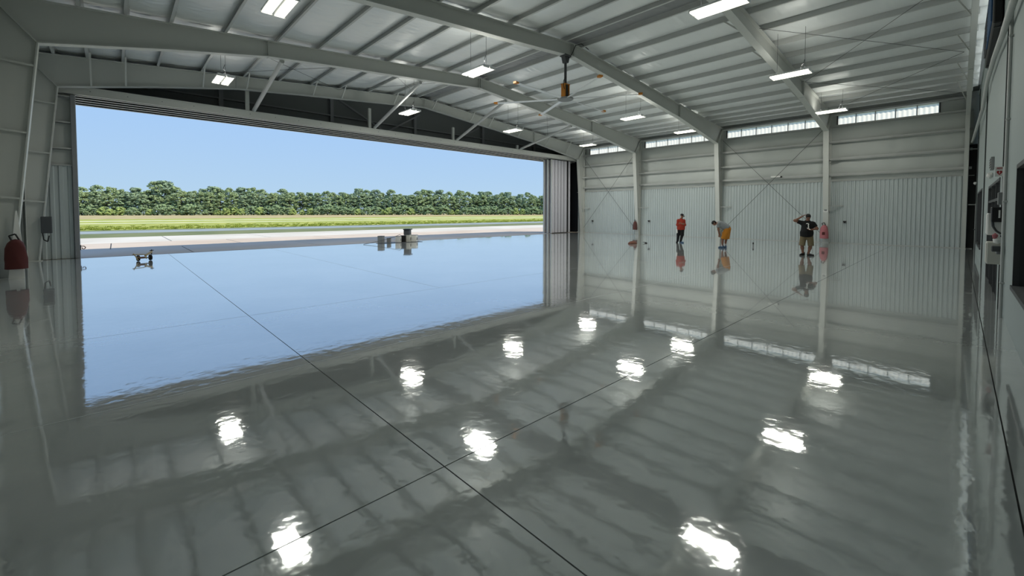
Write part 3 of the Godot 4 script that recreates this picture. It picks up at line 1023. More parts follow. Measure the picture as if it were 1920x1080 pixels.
func build_fan() -> void:
	var hub := P(RIDGE - 0.4, 6.62, 11.55)
	var t := thing("ceiling_fan", "huge six-bladed ceiling fan on a dark drop rod under the roof ridge, amber motor body", "fan", hub)
	var top := 8.46 - hub.y
	var m := MB.new()
	m.tube(Vector3(0, 0.62, 0), Vector3(0, top - 0.1, 0), 0.055, 12)
	part("drop_rod", m, M.darkgrey, t)
	var br := MB.new()
	br.cbox(Vector3(0, top - 0.05, 0), Vector3(0.42, 0.08, 0.30), 0.01)
	br.prism(PackedVector2Array([Vector2(-0.16, top - 0.09), Vector2(0.16, top - 0.09), Vector2(0.08, top - 0.34), Vector2(-0.08, top - 0.34)]), Vector3.ZERO, Vector3.RIGHT, Vector3.UP, 0.20)
	part("bracket", br, M.darkgrey, t)
	var mo := MB.new()
	mo.lathe([Vector2(0, 0.06), Vector2(0.12, 0.06), Vector2(0.13, 0.12), Vector2(0.13, 0.30), Vector2(0.10, 0.34), Vector2(0.11, 0.40), Vector2(0.11, 0.56), Vector2(0.05, 0.62), Vector2(0, 0.62)], Vector3.ZERO, 16)
	part("motor", mo, M.motor, t)
	var ca := MB.new()
	for s in [[0.13, 0], [-0.13, 0]]:
		ca.cbox(Vector3(s[0], 0.33, s[1]), Vector3(0.05, 0.58, 0.22), 0.01)
	ca.cbox(Vector3(0, 0.60, 0), Vector3(0.34, 0.04, 0.24), 0.008)
	ca.cbox(Vector3(0.19, 0.52, 0), Vector3(0.10, 0.03, 0.08), 0.005)
	ca.cbox(Vector3(0.19, 0.14, 0), Vector3(0.10, 0.03, 0.08), 0.005)
	part("motor_cage", ca, M.amber, t)
	var hb := MB.new()
	hb.lathe([Vector2(0, -0.06), Vector2(0.30, -0.05), Vector2(0.34, -0.02), Vector2(0.34, 0.02), Vector2(0.18, 0.06), Vector2(0, 0.07)], Vector3.ZERO, 24)
	part("hub", hb, M.grey, t)
	var cord := MB.new()
	cord.path([Vector3(-0.02, 0.95, 0.07), Vector3(-0.14, 0.85, 0.10), Vector3(-0.24, 0.68, 0.10), Vector3(-0.24, 0.50, 0.10), Vector3(-0.16, 0.38, 0.08), Vector3(-0.08, 0.36, 0.06)], 0.014)
	cord.path([Vector3(0.10, top - 0.14, 0.10), Vector3(0.26, top + 0.10, 0.16), Vector3(0.42, top + 0.45, 0.2), Vector3(0.75, top + 0.60, 0.25), Vector3(1.2, top + 0.46, 0.3)], 0.016)
	part("power_cord", cord, M.black, t)
	# blades: pale extrusions with winglets at the tips
	var bl := MB.new()
	var pts := []
	var r0 := 0.30
	var r1 := 3.0
	bl.prism(PackedVector2Array([Vector2(-0.065, -0.012), Vector2(0.0, -0.018), Vector2(0.065, 0.0), Vector2(0.065, 0.006), Vector2(0.0, 0.014), Vector2(-0.065, 0.004)]), Vector3(0, 0, (r0 + r1) * 0.5), Vector3.RIGHT.rotated(Vector3(0, 0, 1), 0.16), Vector3.UP.rotated(Vector3(0, 0, 1), 0.16), r1 - r0)
	var bm := bl.mesh()
	var tip := MB.new()
	tip.prism(PackedVector2Array([Vector2(-0.075, -0.035), Vector2(0.07, -0.03), Vector2(0.085, 0.0), Vector2(0.06, 0.035), Vector2(-0.075, 0.04)]), Vector3(0, 0.01, r1 + 0.05), Vector3.RIGHT, Vector3.UP, 0.16)
	var tm := tip.mesh()
	for i in 6:
		var a := part("blade", bm, M.alu, t)
		a.rotation.y = deg_to_rad(33.0 + 60.0 * i)
		part("blade_tip", tm, M.amber, a)

# ---------------------------------------------------------------- outdoors
func build_outdoors() -> void:
	var gr := struct("ground")
	var bed := MB.new()
	bed.span(P(-900, -0.9, 40), P(900, -0.09, 900))
	bed.span(P(-900, -0.9, -300), P(900, -0.3, 40))
	part("earth", bed, M.grass_dull, gr)
	var strips := [[40.0, 51.0, -0.045, "grass_dull", "mown_verge"], [51.0, 57.5, -0.03, "asphalt", "taxiway"], [57.5, 61.0, -0.045, "grass_dull", "mown_verge"], [61.0, 160.0, -0.05, "grass", "grass_field"], [160.0, 420.0, -0.05, "drygrass", "dry_grass_field"]]
	for s in strips:
		var m := MB.new()
		m.span(P(-700, -0.6, s[0]), P(800, s[2], s[1]))
		part(s[4], m, M[s[3]], gr)
	for s in [[95.0, 99.5], [119.0, 127.0], [190.0, 215.0]]:
		var m := MB.new()
		m.span(P(-700, -0.6, s[0]), P(800, -0.035, s[1]))
		part("dry_strip", m, M.drygrass if s[0] > 150 else M.paint, gr)
	# tufts that break the near edge of the field
	var tuft := MB.new()
	for k in 9:
		var a := TAU * k / 9.0
		var q := Vector3(cos(a), 0, sin(a))
		tuft.tri(q * 0.25 + Vector3(q.z, 0, -q.x) * 0.1, q * 0.25 - Vector3(q.z, 0, -q.x) * 0.1, q * 0.6 + Vector3(0, 0.34, 0))
		tuft.tri(q * 0.25 - Vector3(q.z, 0, -q.x) * 0.1, q * 0.25 + Vector3(q.z, 0, -q.x) * 0.1, q * 0.6 + Vector3(0, 0.34, 0))
	var mm := MultiMesh.new()
	mm.transform_format = MultiMesh.TRANSFORM_3D
	mm.mesh = tuft.mesh()
	mm.instance_count = 2600
	for i in 2600:
		var x := rng.randf_range(-25, 110)
		var d := 61.0 + absf(rng.randfn(0.0, 1.0)) * 7.0 + x * 0.0
		mm.set_instance_transform(i, Transform3D(Basis(Vector3.UP, rng.randf() * TAU).scaled(Vector3.ONE * rng.randf_range(0.3, 0.65)), P(x, -0.055, d)))
	var mi := MultiMeshInstance3D.new()
	mi.name = "grass_tufts"
	mi.multimesh = mm
	mi.material_override = M.tuft
	add_child(mi)
	tag(mi, "longer green grass along the edge of the field past the taxiway", "grass", "", "stuff")
	# concrete apron, slab by slab
	var ap := struct("apron")
	var jb := MB.new()
	jb.span(P(-60, -0.3, D_DOOR + 0.1), P(90, -0.035, 42.2))
	part("joint_bed", jb, M.joint, ap)
	var rows := [D_DOOR + 0.1, 28.9, 34.5, 42.2]
	for r in 3:
		var x := -54.4 + (2.9 if r == 1 else 0.0)
		while x < 85.0:
			var m := MB.new()
			var lo := P(x + 0.02, -0.035, rows[r] + (0.012 if r > 0 else 0.0))
			var hi := P(x + 5.7 - 0.02, -0.012, rows[r + 1] - 0.012)
			m.cbox((lo + hi) * 0.5, (hi - lo).abs(), 0.006)
			part("concrete_slab", m, M.apron if r == 2 else M.apron_warm, ap)
			x += 5.7
	build_trees()

func make_crown(kind: int) -> MB:
	var m := MB.new()
	var H := 18.0
	var tone: Array = [Color(0.265, 0.355, 0.20), Color(0.30, 0.39, 0.19), Color(0.24, 0.33, 0.21), Color(0.38, 0.48, 0.16), Color(0.27, 0.37, 0.19)]  # leaf greens with distance haze mixed into the colour
	var base: Color = tone[kind]
	var clumps := 100
	var wid: float = [4.8, 5.8, 5.2, 3.6, 6.0][kind]
	var low: float = [0.22, 0.12, 0.30, 0.02, 0.05][kind]
	if kind >= 3: H = [0, 0, 0, 6.0, 8.0][kind]
	for i in clumps:
		var t := pow(rng.randf(), 0.8)
		var h := lerpf(low, 0.97, t)
		var prof := pow(sin(PI * clampf(lerpf(0.22, 0.97, (h - low) / (1.0 - low)), 0.0, 1.0)), 0.7)
		var a := rng.randf() * TAU
		var r := wid * prof * sqrt(rng.randf_range(0.25, 1.0))
		var c := Vector3(cos(a) * r, h * H, sin(a) * r)
		var cr := rng.randf_range(0.7, 1.35) * (0.7 if kind == 3 else 1.0)
		var k := rng.randf_range(0.78, 1.22)
		for j in 34:
			var n := Vector3(rng.randfn(), rng.randfn() * 0.8 + 0.35, rng.randfn()).normalized()
			var p := c + Vector3(n.x * cr * 1.25, n.y * cr * 0.62, n.z * cr * 1.25) * rng.randf_range(0.7, 1.05)
			var side := n.cross(Vector3(rng.randfn(), rng.randfn(), rng.randfn())).normalized()
			var up := n.cross(side).normalized()
			var tilt := (n * rng.randf_range(-0.4, 0.4))
			var s := rng.randf_range(0.26, 0.5)
			side = (side + tilt).normalized() * s
			up = up * s * 0.75
			var kk := k * rng.randf_range(0.85, 1.15)
			m.col = Color(base.r * kk, base.g * kk, base.b * kk)
			var e := p + up * 1.3
			m.tri(p - side, p + side, e + side * 0.2)
			m.tri(p + side * 0.3, p - side * 1.1, p - up * 1.2)
	m.col = Color.WHITE
	return m

func build_trees() -> void:
	var crowns := []
	for k in 5: crowns.append(make_crown(k).mesh())
	var names := ["pine_tree", "broad_tree", "pine_tree", "shrub", "shrub"]
	var labels := ["tall dark green pine in the far treeline, ", "rounder broad-crowned green tree in the far treeline, ", "sparse blue-green pine in the far treeline, ", "low yellow-green bush under the far treeline, ", "low dark green bush under the far treeline, "]
	var groups := ["dark pines of the treeline", "broad-crowned trees of the treeline", "sparse pines of the treeline", "yellow-green bushes under the treeline", "dark bushes under the treeline"]
	var protos := []
	for k in 5:
		var t := thing(names[k], labels[k], "tree" if k < 3 else "bush", Vector3.ZERO, 0.0, groups[k])
		part("crown", crowns[k], M.leaf, t)
		var tr := MB.new()
		if k < 3:
			tr.tube(Vector3(0, -0.5, 0), Vector3(0.2, 9.0, 0.1), 0.30, 8, 0.20)
			tr.tube(Vector3(0.2, 9.0, 0.1), Vector3(0.0, 16.0, 0.0), 0.20, 8, 0.05)
			tr.tube(Vector3(0.2, 8.0, 0.1), Vector3(2.2, 11.0, 0.6), 0.10, 6, 0.04)
			tr.tube(Vector3(0.2, 10.0, 0.1), Vector3(-2.0, 12.6, -0.8), 0.10, 6, 0.04)
		else:
			for q in [Vector3(0.8, 3, 0.3), Vector3(-0.9, 3, 0.5), Vector3(0.1, 4, -0.7)]:
				tr.tube(Vector3(0, -0.3, 0), q, 0.09, 6, 0.03)
		part("trunk", tr, M.bark, t)
		protos.append([t, true])
	var a := Vector2(-31.0, 378.0)
	var b := Vector2(271.0, 216.0)
	var along := (b - a).normalized()
	var back := Vector2(-along.y, along.x)
	if back.y < 0: back = -back
	var length := a.distance_to(b)
	for row in 3:
		var s := 0.0
		while s < length:
			var k := 0
			if row == 0: k = 3 if rng.randf() < 0.22 else 4
			elif row == 1: k = 1 if rng.randf() < 0.5 else 0
			elif row == 2: k = [0, 2, 1][rng.randi() % 3]
			else: k = 0 if rng.randf() < 0.5 else 2
			var off: Vector2 = back * ([0.0, 3.5, 9.0, 15.0][row] + rng.randf_range(-1.5, 1.5))
			var p: Vector2 = a + along * s + off
			var sc := rng.randf_range(0.82, 1.08) if row > 0 else rng.randf_range(0.55, 0.95)
			if row == 1: sc *= 0.82
			var x_tall := absf(s - 0.16 * length)
			if row == 2 and x_tall < 5.0: sc = 1.26
			var u := 960.0 + 789.0 * tan(atan2(p.x, p.y) - deg_to_rad(43.3))
			var zone := "right beside the left door jamb"
			for z in [[230, "above the tow dolly"], [330, "just right of the tow dolly"], [450, "in the left middle of the opening"], [580, "in the middle of the opening"], [700, "above the equipment cases"], [820, "just right of the equipment cases"], [930, "near the stacked door leaves"]]:
				if u > z[0]: zone = z[1]
			var lab: String = labels[k] + zone
			var grp: String = groups[k] + ", " + zone
			var o: Node3D
			if protos[k][1]:
				o = protos[k][0]
				o.position = P(p.x, -0.08, p.y)
				protos[k][1] = false
				tag(o, lab, "", grp)
			else:
				o = copy(protos[k][0], lab, P(p.x, -0.08, p.y), 0.0, grp)
			o.rotation.y = rng.randf() * TAU
			o.scale = Vector3(sc * rng.randf_range(0.9, 1.1), sc, sc * rng.randf_range(0.9, 1.1))
			s += [5.2, 6.0, 5.4][row] * rng.randf_range(0.75, 1.25)

# ---------------------------------------------------------------- fittings on the partition
func text_mesh(s: String, size: float, depth := 0.004) -> TextMesh:
	var t := TextMesh.new()
	var f := SystemFont.new()
	f.font_names = PackedStringArray(["Droid Sans"])
	f.font_weight = 700
	t.font = f
	t.text = s
	t.font_size = 48
	t.pixel_size = size / 48.0
	t.depth = depth
	return t

func heart(r: float) -> PackedVector2Array:
	var p := PackedVector2Array()
	for i in 28:
		var t := TAU * i / 28.0
		p.append(Vector2(16.0 * pow(sin(t), 3), 13.0 * cos(t) - 5.0 * cos(2 * t) - 2.0 * cos(3 * t) - cos(4 * t)) * r / 17.0)
	return p

func build_partition_fittings() -> void:
	var d := D_BACK
	var pipe := MB.new()
	pipe.tube(P(11.1, 0.0, d + 0.032), P(11.1, 7.4, d + 0.032), 0.024, 10)
	var pp := single("conduit_pipe", pipe, M.trim, "pale vertical conduit pipe up the panelled wall left of the near window", "pipe")
	for y in [0.6, 2.0, 3.4, 4.8]:
		var cl := MB.new()
		cl.cbox(P(11.1, y, d + 0.029), Vector3(0.09, 0.03, 0.056), 0.004)
		part("strap", cl, M.trim, pp)
	# safety sign over the entrance: AED with a heart and a flash
	var sg := thing("aed_sign", "white sign reading AED with a red heart, projecting from the panelled wall", "sign", P(12.0, 2.66, d + 0.01), PI / 2)
	sg.rotation.y = -PI / 2
	sg.position = P(11.6, 2.55, d + 0.082)
	sg.scale = Vector3(0.42, 0.58, 0.8)
	var bd := MB.new()
	bd.cbox(Vector3.ZERO, Vector3(0.25, 0.30, 0.012), 0.002)
	part("board", bd, M.white, sg)
	var red := mat(0.66, 0.08, 0.12, 0.5)
	part("lettering", text_mesh("AED", 0.085), red, sg, Vector3(0, 0.10, 0.008))
	var ht := MB.new()
	ht.prism(heart(0.085), Vector3(0, -0.035, 0.008), Vector3.RIGHT, Vector3.UP, 0.005)
	part("heart", ht, red, sg)
	var fl := MB.new()
	fl.prism(PackedVector2Array([Vector2(0.012, 0.045), Vector2(-0.028, -0.008), Vector2(-0.004, -0.004), Vector2(-0.014, -0.048), Vector2(0.030, 0.008), Vector2(0.006, 0.005)]), Vector3(0, -0.035, 0.012), Vector3.RIGHT, Vector3.UP, 0.004)
	part("flash", fl, M.white, sg)
	var vt := thing("vent_plate", "small grey rectangular vent plate high on the panelled wall above the emergency lamp", "vent", P(15.8, 3.02, d))
	var vm := MB.new()
	vm.cbox(Vector3(0, 0, -0.03), Vector3(0.5, 0.30, 0.06), 0.006)
	part("plate", vm, M.grey, vt)
	for i in 4:
		var s := MB.new()
		s.box(Vector3(0, -0.09 + 0.06 * i, -0.063), Vector3(0.44, 0.02, 0.012))
		part("louvre", s, M.darkgrey, vt)
	# two-headed emergency lamps
	var el := thing("emergency_lamp", "white emergency lamp on the panelled wall left of the AED sign", "lamp", P(16.1, 2.76, d), 0.0, "emergency lamps on the panelled wall")
	var em := MB.new()
	em.cbox(Vector3(0, 0, -0.05), Vector3(0.26, 0.10, 0.10), 0.015)
	part("case", em, M.white, el)
	for s in [-1, 1]:
		var hm := MB.new()
		hm.lathe([Vector2(0, 0), Vector2(0.05, 0.0), Vector2(0.06, 0.03), Vector2(0.03, 0.09), Vector2(0, 0.09)], Vector3(0.14 * s, -0.05, -0.08), 12, Basis(Vector3.RIGHT, 0.9))
		part("lamp_head", hm, M.white, el)
	copy(el, "white emergency lamp farther along the panelled wall, towards the far corner", P(30.7, 3.25, d), 0.0, "emergency lamps on the panelled wall")
	# control boxes beside the entrance
	var c1 := thing("control_box", "black control box with a pale label strip, projecting from the wall beside the conduit pipe", "box", P(11.75, 1.775, d))
	var m1 := MB.new()
	m1.cbox(Vector3(0, 0, -0.08), Vector3(0.42, 0.27, 0.16), 0.01)
	part("case", m1, M.black, c1)
	var lb := MB.new()
	lb.cbox(Vector3(-0.213, 0.01, -0.065), Vector3(0.006, 0.14, 0.022), 0.001)
	part("label_strip", lb, M.white, c1)
	var cb := MB.new()
	cb.path([Vector3(-0.1, -0.13, -0.14), Vector3(-0.1, -0.22, -0.13), Vector3(-0.1, -0.30, -0.09), Vector3(-0.1, -0.35, -0.03)], 0.018)
	part("cable", cb, M.darkgrey, c1)
	var c2 := thing("electrical_cabinet", "upper pale electrical cabinet under the black control box", "cabinet", P(11.85, 1.60, d), 0.0, "pale electrical cabinets by the entrance")
	var m2 := MB.new()
	m2.cbox(Vector3(0, 0, -0.10), Vector3(0.40, 0.40, 0.20), 0.008)
	part("case", m2, M.white, c2)
	var m2d := MB.new()
	m2d.cbox(Vector3(0, 0, -0.203), Vector3(0.36, 0.36, 0.012), 0.004)
	part("door", m2d, M.white, c2)
	var c3 := copy(c2, "lower cream electrical cabinet with the grey lever switch beside it", P(11.75, 1.075, d), 0.0, "pale electrical cabinets by the entrance")
	for ch in c3.get_children(): ch.material_override = M.boxwhite
	var sw := thing("lever_switch", "grey lever switch box beside the lower cream cabinet", "switch", P(11.3, 1.15, d))
	var ms := MB.new()
	ms.cbox(Vector3(0, 0, -0.05), Vector3(0.16, 0.14, 0.10), 0.01)
	part("case", ms, M.grey, sw)
	var lv := MB.new()
	lv.cbox(Vector3(-0.1, 0.03, -0.10), Vector3(0.10, 0.10, 0.12), 0.012)
	part("lever", lv, M.darkgrey, sw)
	var hs := thing("hanging_rag", "red and white rag hanging over the lower cream cabinet", "rag", P(11.48, 1.33, d + 0.08))
	var hm2 := MB.new()
	hm2.lathe([Vector2(0, -0.08), Vector2(0.05, -0.06), Vector2(0.06, 0.0), Vector2(0.03, 0.06), Vector2(0, 0.07)], Vector3.ZERO, 10)
	part("cloth", hm2, M.white, hs)
	var hm3 := MB.new()
	hm3.lathe([Vector2(0, -0.05), Vector2(0.03, -0.03), Vector2(0.04, 0.03), Vector2(0.0, 0.07)], Vector3(-0.02, 0.05, -0.03), 10)
	part("cloth_fold", hm3, M.pinkred, hs)
	var jb := thing("junction_box", "small grey junction box on the conduit pipe above the black control box", "box", P(11.42, 2.06, d))
	var mj := MB.new()
	mj.cbox(Vector3(0, 0, -0.05), Vector3(0.12, 0.22, 0.10), 0.01)
	part("case", mj, M.grey, jb)
	var mjc := MB.new()
	mjc.tube(Vector3(0, 0.11, -0.04), Vector3(0, 0.55, -0.03), 0.016, 8)
	part("riser", mjc, M.trim, jb)
	# drooping cable bundle and the dark louvred unit up on the wall
	var cd := MB.new()
	cd.path([P(30.9, 5.22, d + 0.20), P(21.5, 5.36, d + 0.09), P(18.6, 5.62, d + 0.09), P(15.0, 5.42, d + 0.09), P(12.0, 5.10, d + 0.09), P(9.6, 4.92, d + 0.09), P(7.5, 4.86, d + 0.08)], 0.045, 8)
	single("cable_bundle", cd, M.trim, "pale cable bundle drooping along the panelled wall below the louvred unit", "cable")
	var un := thing("unit_heater", "black and blue louvred heater unit hung high on the panelled wall", "heater", P(16.0, 6.3, d))
	var mu := MB.new()
	mu.cbox(Vector3(0, 0.35, -0.09), Vector3(4.2, 1.5, 0.13), 0.02)
	part("case", mu, M.black, un)
	var mb2 := MB.new()
	mb2.cbox(Vector3(-0.4, 0.25, -0.165), Vector3(2.4, 0.9, 0.04), 0.01)
	part("front_panel", mb2, M.blue, un)
	for i in 9:
		var s := MB.new()
		s.box(Vector3(1.0 - 0.0, -0.15 + 0.1 * i, -0.17), Vector3(1.7, 0.05, 0.03), Basis(Vector3.RIGHT, 0.4))
		part("louvre", s, M.darkgrey, un)
	var hg := MB.new()
	for x in [-1.8, 1.8]:
		hg.beam(Vector3(x, 1.1, -0.02), Vector3(x, 1.1, -0.14), 0.04, 0.04, Vector3.UP)
		hg.beam(Vector3(x, -0.4, -0.0), Vector3(x, -0.4, -0.14), 0.04, 0.04, Vector3.UP)
	tag(part("bracket", hg, M.darkgrey, un), "", "", "", "stuff")

# ---------------------------------------------------------------- implicit bodies
# a bone is [a, b, radius at a, radius at b, (flat end?), (squash axis), (squash factor)]
func skin_bones(m: MB, bones: Array, cell: float, k: float, cuts := []) -> void:
	var lo := Vector3.INF
	var hi := -Vector3.INF
	for b in bones:
		var r: float = maxf(b[2], b[3]) + k * 0.5 + cell * 2
		for q in [b[0], b[1]]:
			lo = lo.min(q - Vector3.ONE * r)
			hi = hi.max(q + Vector3.ONE * r)
	var nx := int((hi.x - lo.x) / cell) + 2
	var ny := int((hi.y - lo.y) / cell) + 2
	var nz := int((hi.z - lo.z) / cell) + 2
	var f := PackedFloat32Array()
	f.resize(nx * ny * nz)
	f.fill(1.0)
	for b in bones:
		var a: Vector3 = b[0]
		var e: Vector3 = b[1]
		var ra: float = b[2]
		var rb: float = b[3]
		var flat: bool = b.size() > 4 and b[4]
		var sq: Vector3 = b[5] if b.size() > 5 else Vector3.ZERO
		var sf: float = b[6] if b.size() > 6 else 1.0
		var r: float = maxf(ra, rb) + k + cell * 2
		var l0 := ((a.min(e) - Vector3.ONE * r - lo) / cell).floor().max(Vector3.ZERO)
		var l1 := ((a.max(e) + Vector3.ONE * r - lo) / cell).ceil().min(Vector3(nx - 1, ny - 1, nz - 1))
		var ab := e - a
		var len2 := maxf(ab.length_squared(), 1e-9)
		var ln := sqrt(len2)
		for iz in range(int(l0.z), int(l1.z) + 1):
			for iy in range(int(l0.y), int(l1.y) + 1):
				var o := (iz * ny + iy) * nx
				for ix in range(int(l0.x), int(l1.x) + 1):
					var p := lo + Vector3(ix, iy, iz) * cell
					var ap := p - a
					var t := ap.dot(ab) / len2
					var tc := clampf(t, 0.0, 1.0)
					var q := ap - ab * tc
					if sf != 1.0: q += sq * (q.dot(sq) * (1.0 / sf - 1.0))
					var d := q.length() - lerpf(ra, rb, tc)
					if sf < 1.0: d *= lerpf(1.0, sf, 0.5)
					if flat:
						d = maxf(d, maxf(-t, t - 1.0) * ln)
					var g := f[o + ix]
					if absf(g - d) < k:
						var h := clampf(0.5 + 0.5 * (d - g) / k, 0.0, 1.0)
						f[o + ix] = lerpf(d, g, h) - k * h * (1.0 - h)
					elif d < g:
						f[o + ix] = d
	for c in cuts:    # [point, outward normal]: everything beyond is cut away
		for iz in nz:
			for iy in ny:
				for ix in nx:
					var o := (iz * ny + iy) * nx + ix
					f[o] = maxf(f[o], (lo + Vector3(ix, iy, iz) * cell - c[0]).dot(c[1]))
	# surface nets
	var idx := PackedInt32Array()
	idx.resize(nx * ny * nz)
	idx.fill(-1)
	var step := [1, nx, nx * ny]
	var base := m.v.size()
	for iz in nz - 1:
		for iy in ny - 1:
			for ix in nx - 1:
				var o := (iz * ny + iy) * nx + ix
				var s0 := f[o] < 0.0
				var mask := 0
				for cidx in 8:
					if f[o + (1 if cidx & 1 else 0) + (nx if cidx & 2 else 0) + (nx * ny if cidx & 4 else 0)] < 0.0: mask |= 1 << cidx
				if mask == 0 or mask == 255: continue
				var sum := Vector3.ZERO
				var cnt := 0
				for e in [[0, 1], [2, 3], [4, 5], [6, 7], [0, 2], [1, 3], [4, 6], [5, 7], [0, 4], [1, 5], [2, 6], [3, 7]]:
					if ((mask >> e[0]) & 1) != ((mask >> e[1]) & 1):
						var pa := Vector3(e[0] & 1, (e[0] >> 1) & 1, (e[0] >> 2) & 1)
						var pb := Vector3(e[1] & 1, (e[1] >> 1) & 1, (e[1] >> 2) & 1)
						var fa := f[o + int(pa.x) + int(pa.y) * nx + int(pa.z) * nx * ny]
						var fb := f[o + int(pb.x) + int(pb.y) * nx + int(pb.z) * nx * ny]
						sum += pa.lerp(pb, fa / (fa - fb))
						cnt += 1
				idx[o] = m.v.size()
				m.v.append(lo + (Vector3(ix, iy, iz) + sum / cnt) * cell)
				m.n.append(Vector3.ZERO)
				m.uv.append(Vector2.ZERO)
				m.c.append(m.col)
	for iz in range(1, nz - 1):
		for iy in range(1, ny - 1):
			for ix in range(1, nx - 1):
				var o := (iz * ny + iy) * nx + ix
				var i0 := f[o] < 0.0
				for ax in 3:
					var i1: bool = f[o + step[ax]] < 0.0
					if i0 == i1: continue
					var u: int = step[(ax + 1) % 3]
					var w: int = step[(ax + 2) % 3]
					var a := idx[o - u - w]
					var b := idx[o - w]
					var c2 := idx[o]
					var d2 := idx[o - u]
					if a < 0 or b < 0 or c2 < 0 or d2 < 0: continue
					var q := [a, b, c2, d2] if i0 else [d2, c2, b, a]     # counter-clockwise seen from outside
					var nn: Vector3 = (m.v[q[1]] - m.v[q[0]]).cross(m.v[q[3]] - m.v[q[0]]) + (m.v[q[3]] - m.v[q[2]]).cross(m.v[q[1]] - m.v[q[2]])
					for z in q: m.n[z] += nn
					for z in [0, 2, 1, 0, 3, 2]: m.ix.append(q[z])
	for i in range(base, m.v.size()):
		m.n[i] = m.n[i].normalized()

func hand_bones(wrist: Vector3, dir: Vector3, palm: Vector3, side: float, curl: float) -> Array:
	# dir: along the fingers, palm: the way the palm faces, side: +1 or -1, where the thumb leaves
	dir = dir.normalized()
	palm = (palm - dir * palm.dot(dir)).normalized()
	var s := dir.cross(palm).normalized() * side
	var out := []
	for i in 4:
		var o := (i - 1.5) * 0.021
		out.append([wrist + s * o * 0.5 - dir * 0.01, wrist + dir * 0.082 - s * o, 0.018, 0.012])
	var lens := [0.068, 0.078, 0.082, 0.072]
	for i in 4:
		var o := (i - 1.5) * 0.021
		var p := wrist + dir * 0.084 - s * o
		var dd := dir
		for j in 3:
			dd = dd.rotated(dir.cross(palm).normalized(), curl * [0.5, 0.8, 0.6][j])
			var e: Vector3 = p + dd * lens[i] * [0.45, 0.32, 0.23][j]
			out.append([p, e, 0.0098 - 0.0008 * j, 0.0090 - 0.0008 * j])
			p = e
	var t0 := wrist + dir * 0.022 + s * 0.026
	var t1 := t0 + (dir * 0.6 + s * 0.75 + palm * 0.35).normalized() * 0.040
	var t2 := t1 + (dir * 0.85 + s * 0.25 + palm * 0.4).normalized() * 0.034
	out.append([t0, t1, 0.014, 0.0115])
	out.append([t1, t2, 0.0110, 0.0090])
	return out

func head_bones(c: Vector3, face: Vector3, up: Vector3) -> Array:
	face = face.normalized()
	up = (up - face * up.dot(face)).normalized()
	var r := up.cross(face).normalized()
	var H := func(x: float, y: float, z: float) -> Vector3: return c + r * x + up * y + face * z
	var b := [[H.call(0, 0.035, -0.022), H.call(0, 0.035, 0.018), 0.079, 0.076], [H.call(0, -0.01, 0.03), H.call(0, -0.075, 0.052), 0.062, 0.036],
		[H.call(-0.028, -0.072, 0.04), H.call(0.028, -0.072, 0.04), 0.034, 0.034], [H.call(0, 0.012, 0.094), H.call(0, -0.020, 0.112), 0.009, 0.014],
		[H.call(-0.035, 0.026, 0.078), H.call(0.035, 0.026, 0.078), 0.014, 0.014], [H.call(-0.018, -0.053, 0.088), H.call(0.018, -0.053, 0.088), 0.009, 0.009],
		[H.call(-0.045, -0.012, 0.062), H.call(-0.030, -0.02, 0.072), 0.020, 0.020], [H.call(0.045, -0.012, 0.062), H.call(0.030, -0.02, 0.072), 0.020, 0.020]]
	for s in [-1, 1]:
		b.append([H.call(0.078 * s, 0.022, -0.012), H.call(0.076 * s, -0.022, -0.004), 0.016, 0.011])
	return b

func head_frame(c: Vector3, face: Vector3, up: Vector3) -> Transform3D:
	face = face.normalized()
	up = (up - face * up.dot(face)).normalized()
	return Transform3D(Basis(up.cross(face), up, face), c)

func eyes(t: Node3D, T: Transform3D) -> void:
	for s in [-1, 1]:
		var m := MB.new()
		m.lathe([Vector2(0, -0.009), Vector2(0.006, -0.007), Vector2(0.010, 0), Vector2(0.006, 0.007), Vector2(0, 0.009)], T * Vector3(0.031 * s, 0.008, 0.083), 10, T.basis)
		part("eye", m, M.white, t)
		var p := MB.new()
		p.lathe([Vector2(0.0, -0.0045), Vector2(0.0045, 0), Vector2(0.0, 0.0045)], T * Vector3(0.031 * s, 0.008, 0.091), 8, T.basis)
		part("pupil", p, M.hair, t)

func shoe(t: Node3D, heel: Vector3, toe: Vector3, m: Material, h := 0.075) -> void:
	var s := MB.new()
	var up := Vector3.UP
	var dir := (toe - heel).normalized()
	skin_bones(s, [[heel + up * h * 0.62, heel + dir * 0.10 + up * h * 0.62, h * 0.55, h * 0.5], [heel + dir * 0.10 + up * 0.042, toe - dir * 0.035 + up * 0.032, 0.046, 0.034], [heel + up * 0.022 , toe - dir * 0.03 + up * 0.022, 0.034, 0.040], [heel + up * 0.05, heel + up * (h + 0.035) + dir * 0.01, 0.044, 0.046]], 0.009, 0.03, [[Vector3(0, minf(heel.y, toe.y), 0), Vector3.DOWN]])
	part("shoe", s, m, t)

# offset every bone's radius: a garment that follows the body
func worn(bones: Array, extra: float) -> Array:
	var out := []
	for b in bones:
		var c: Array = b.duplicate()
		c[2] += extra; c[3] += extra
		out.append(c)
	return out

func build_people() -> void:
	person_black(); person_orange(); person_bent()

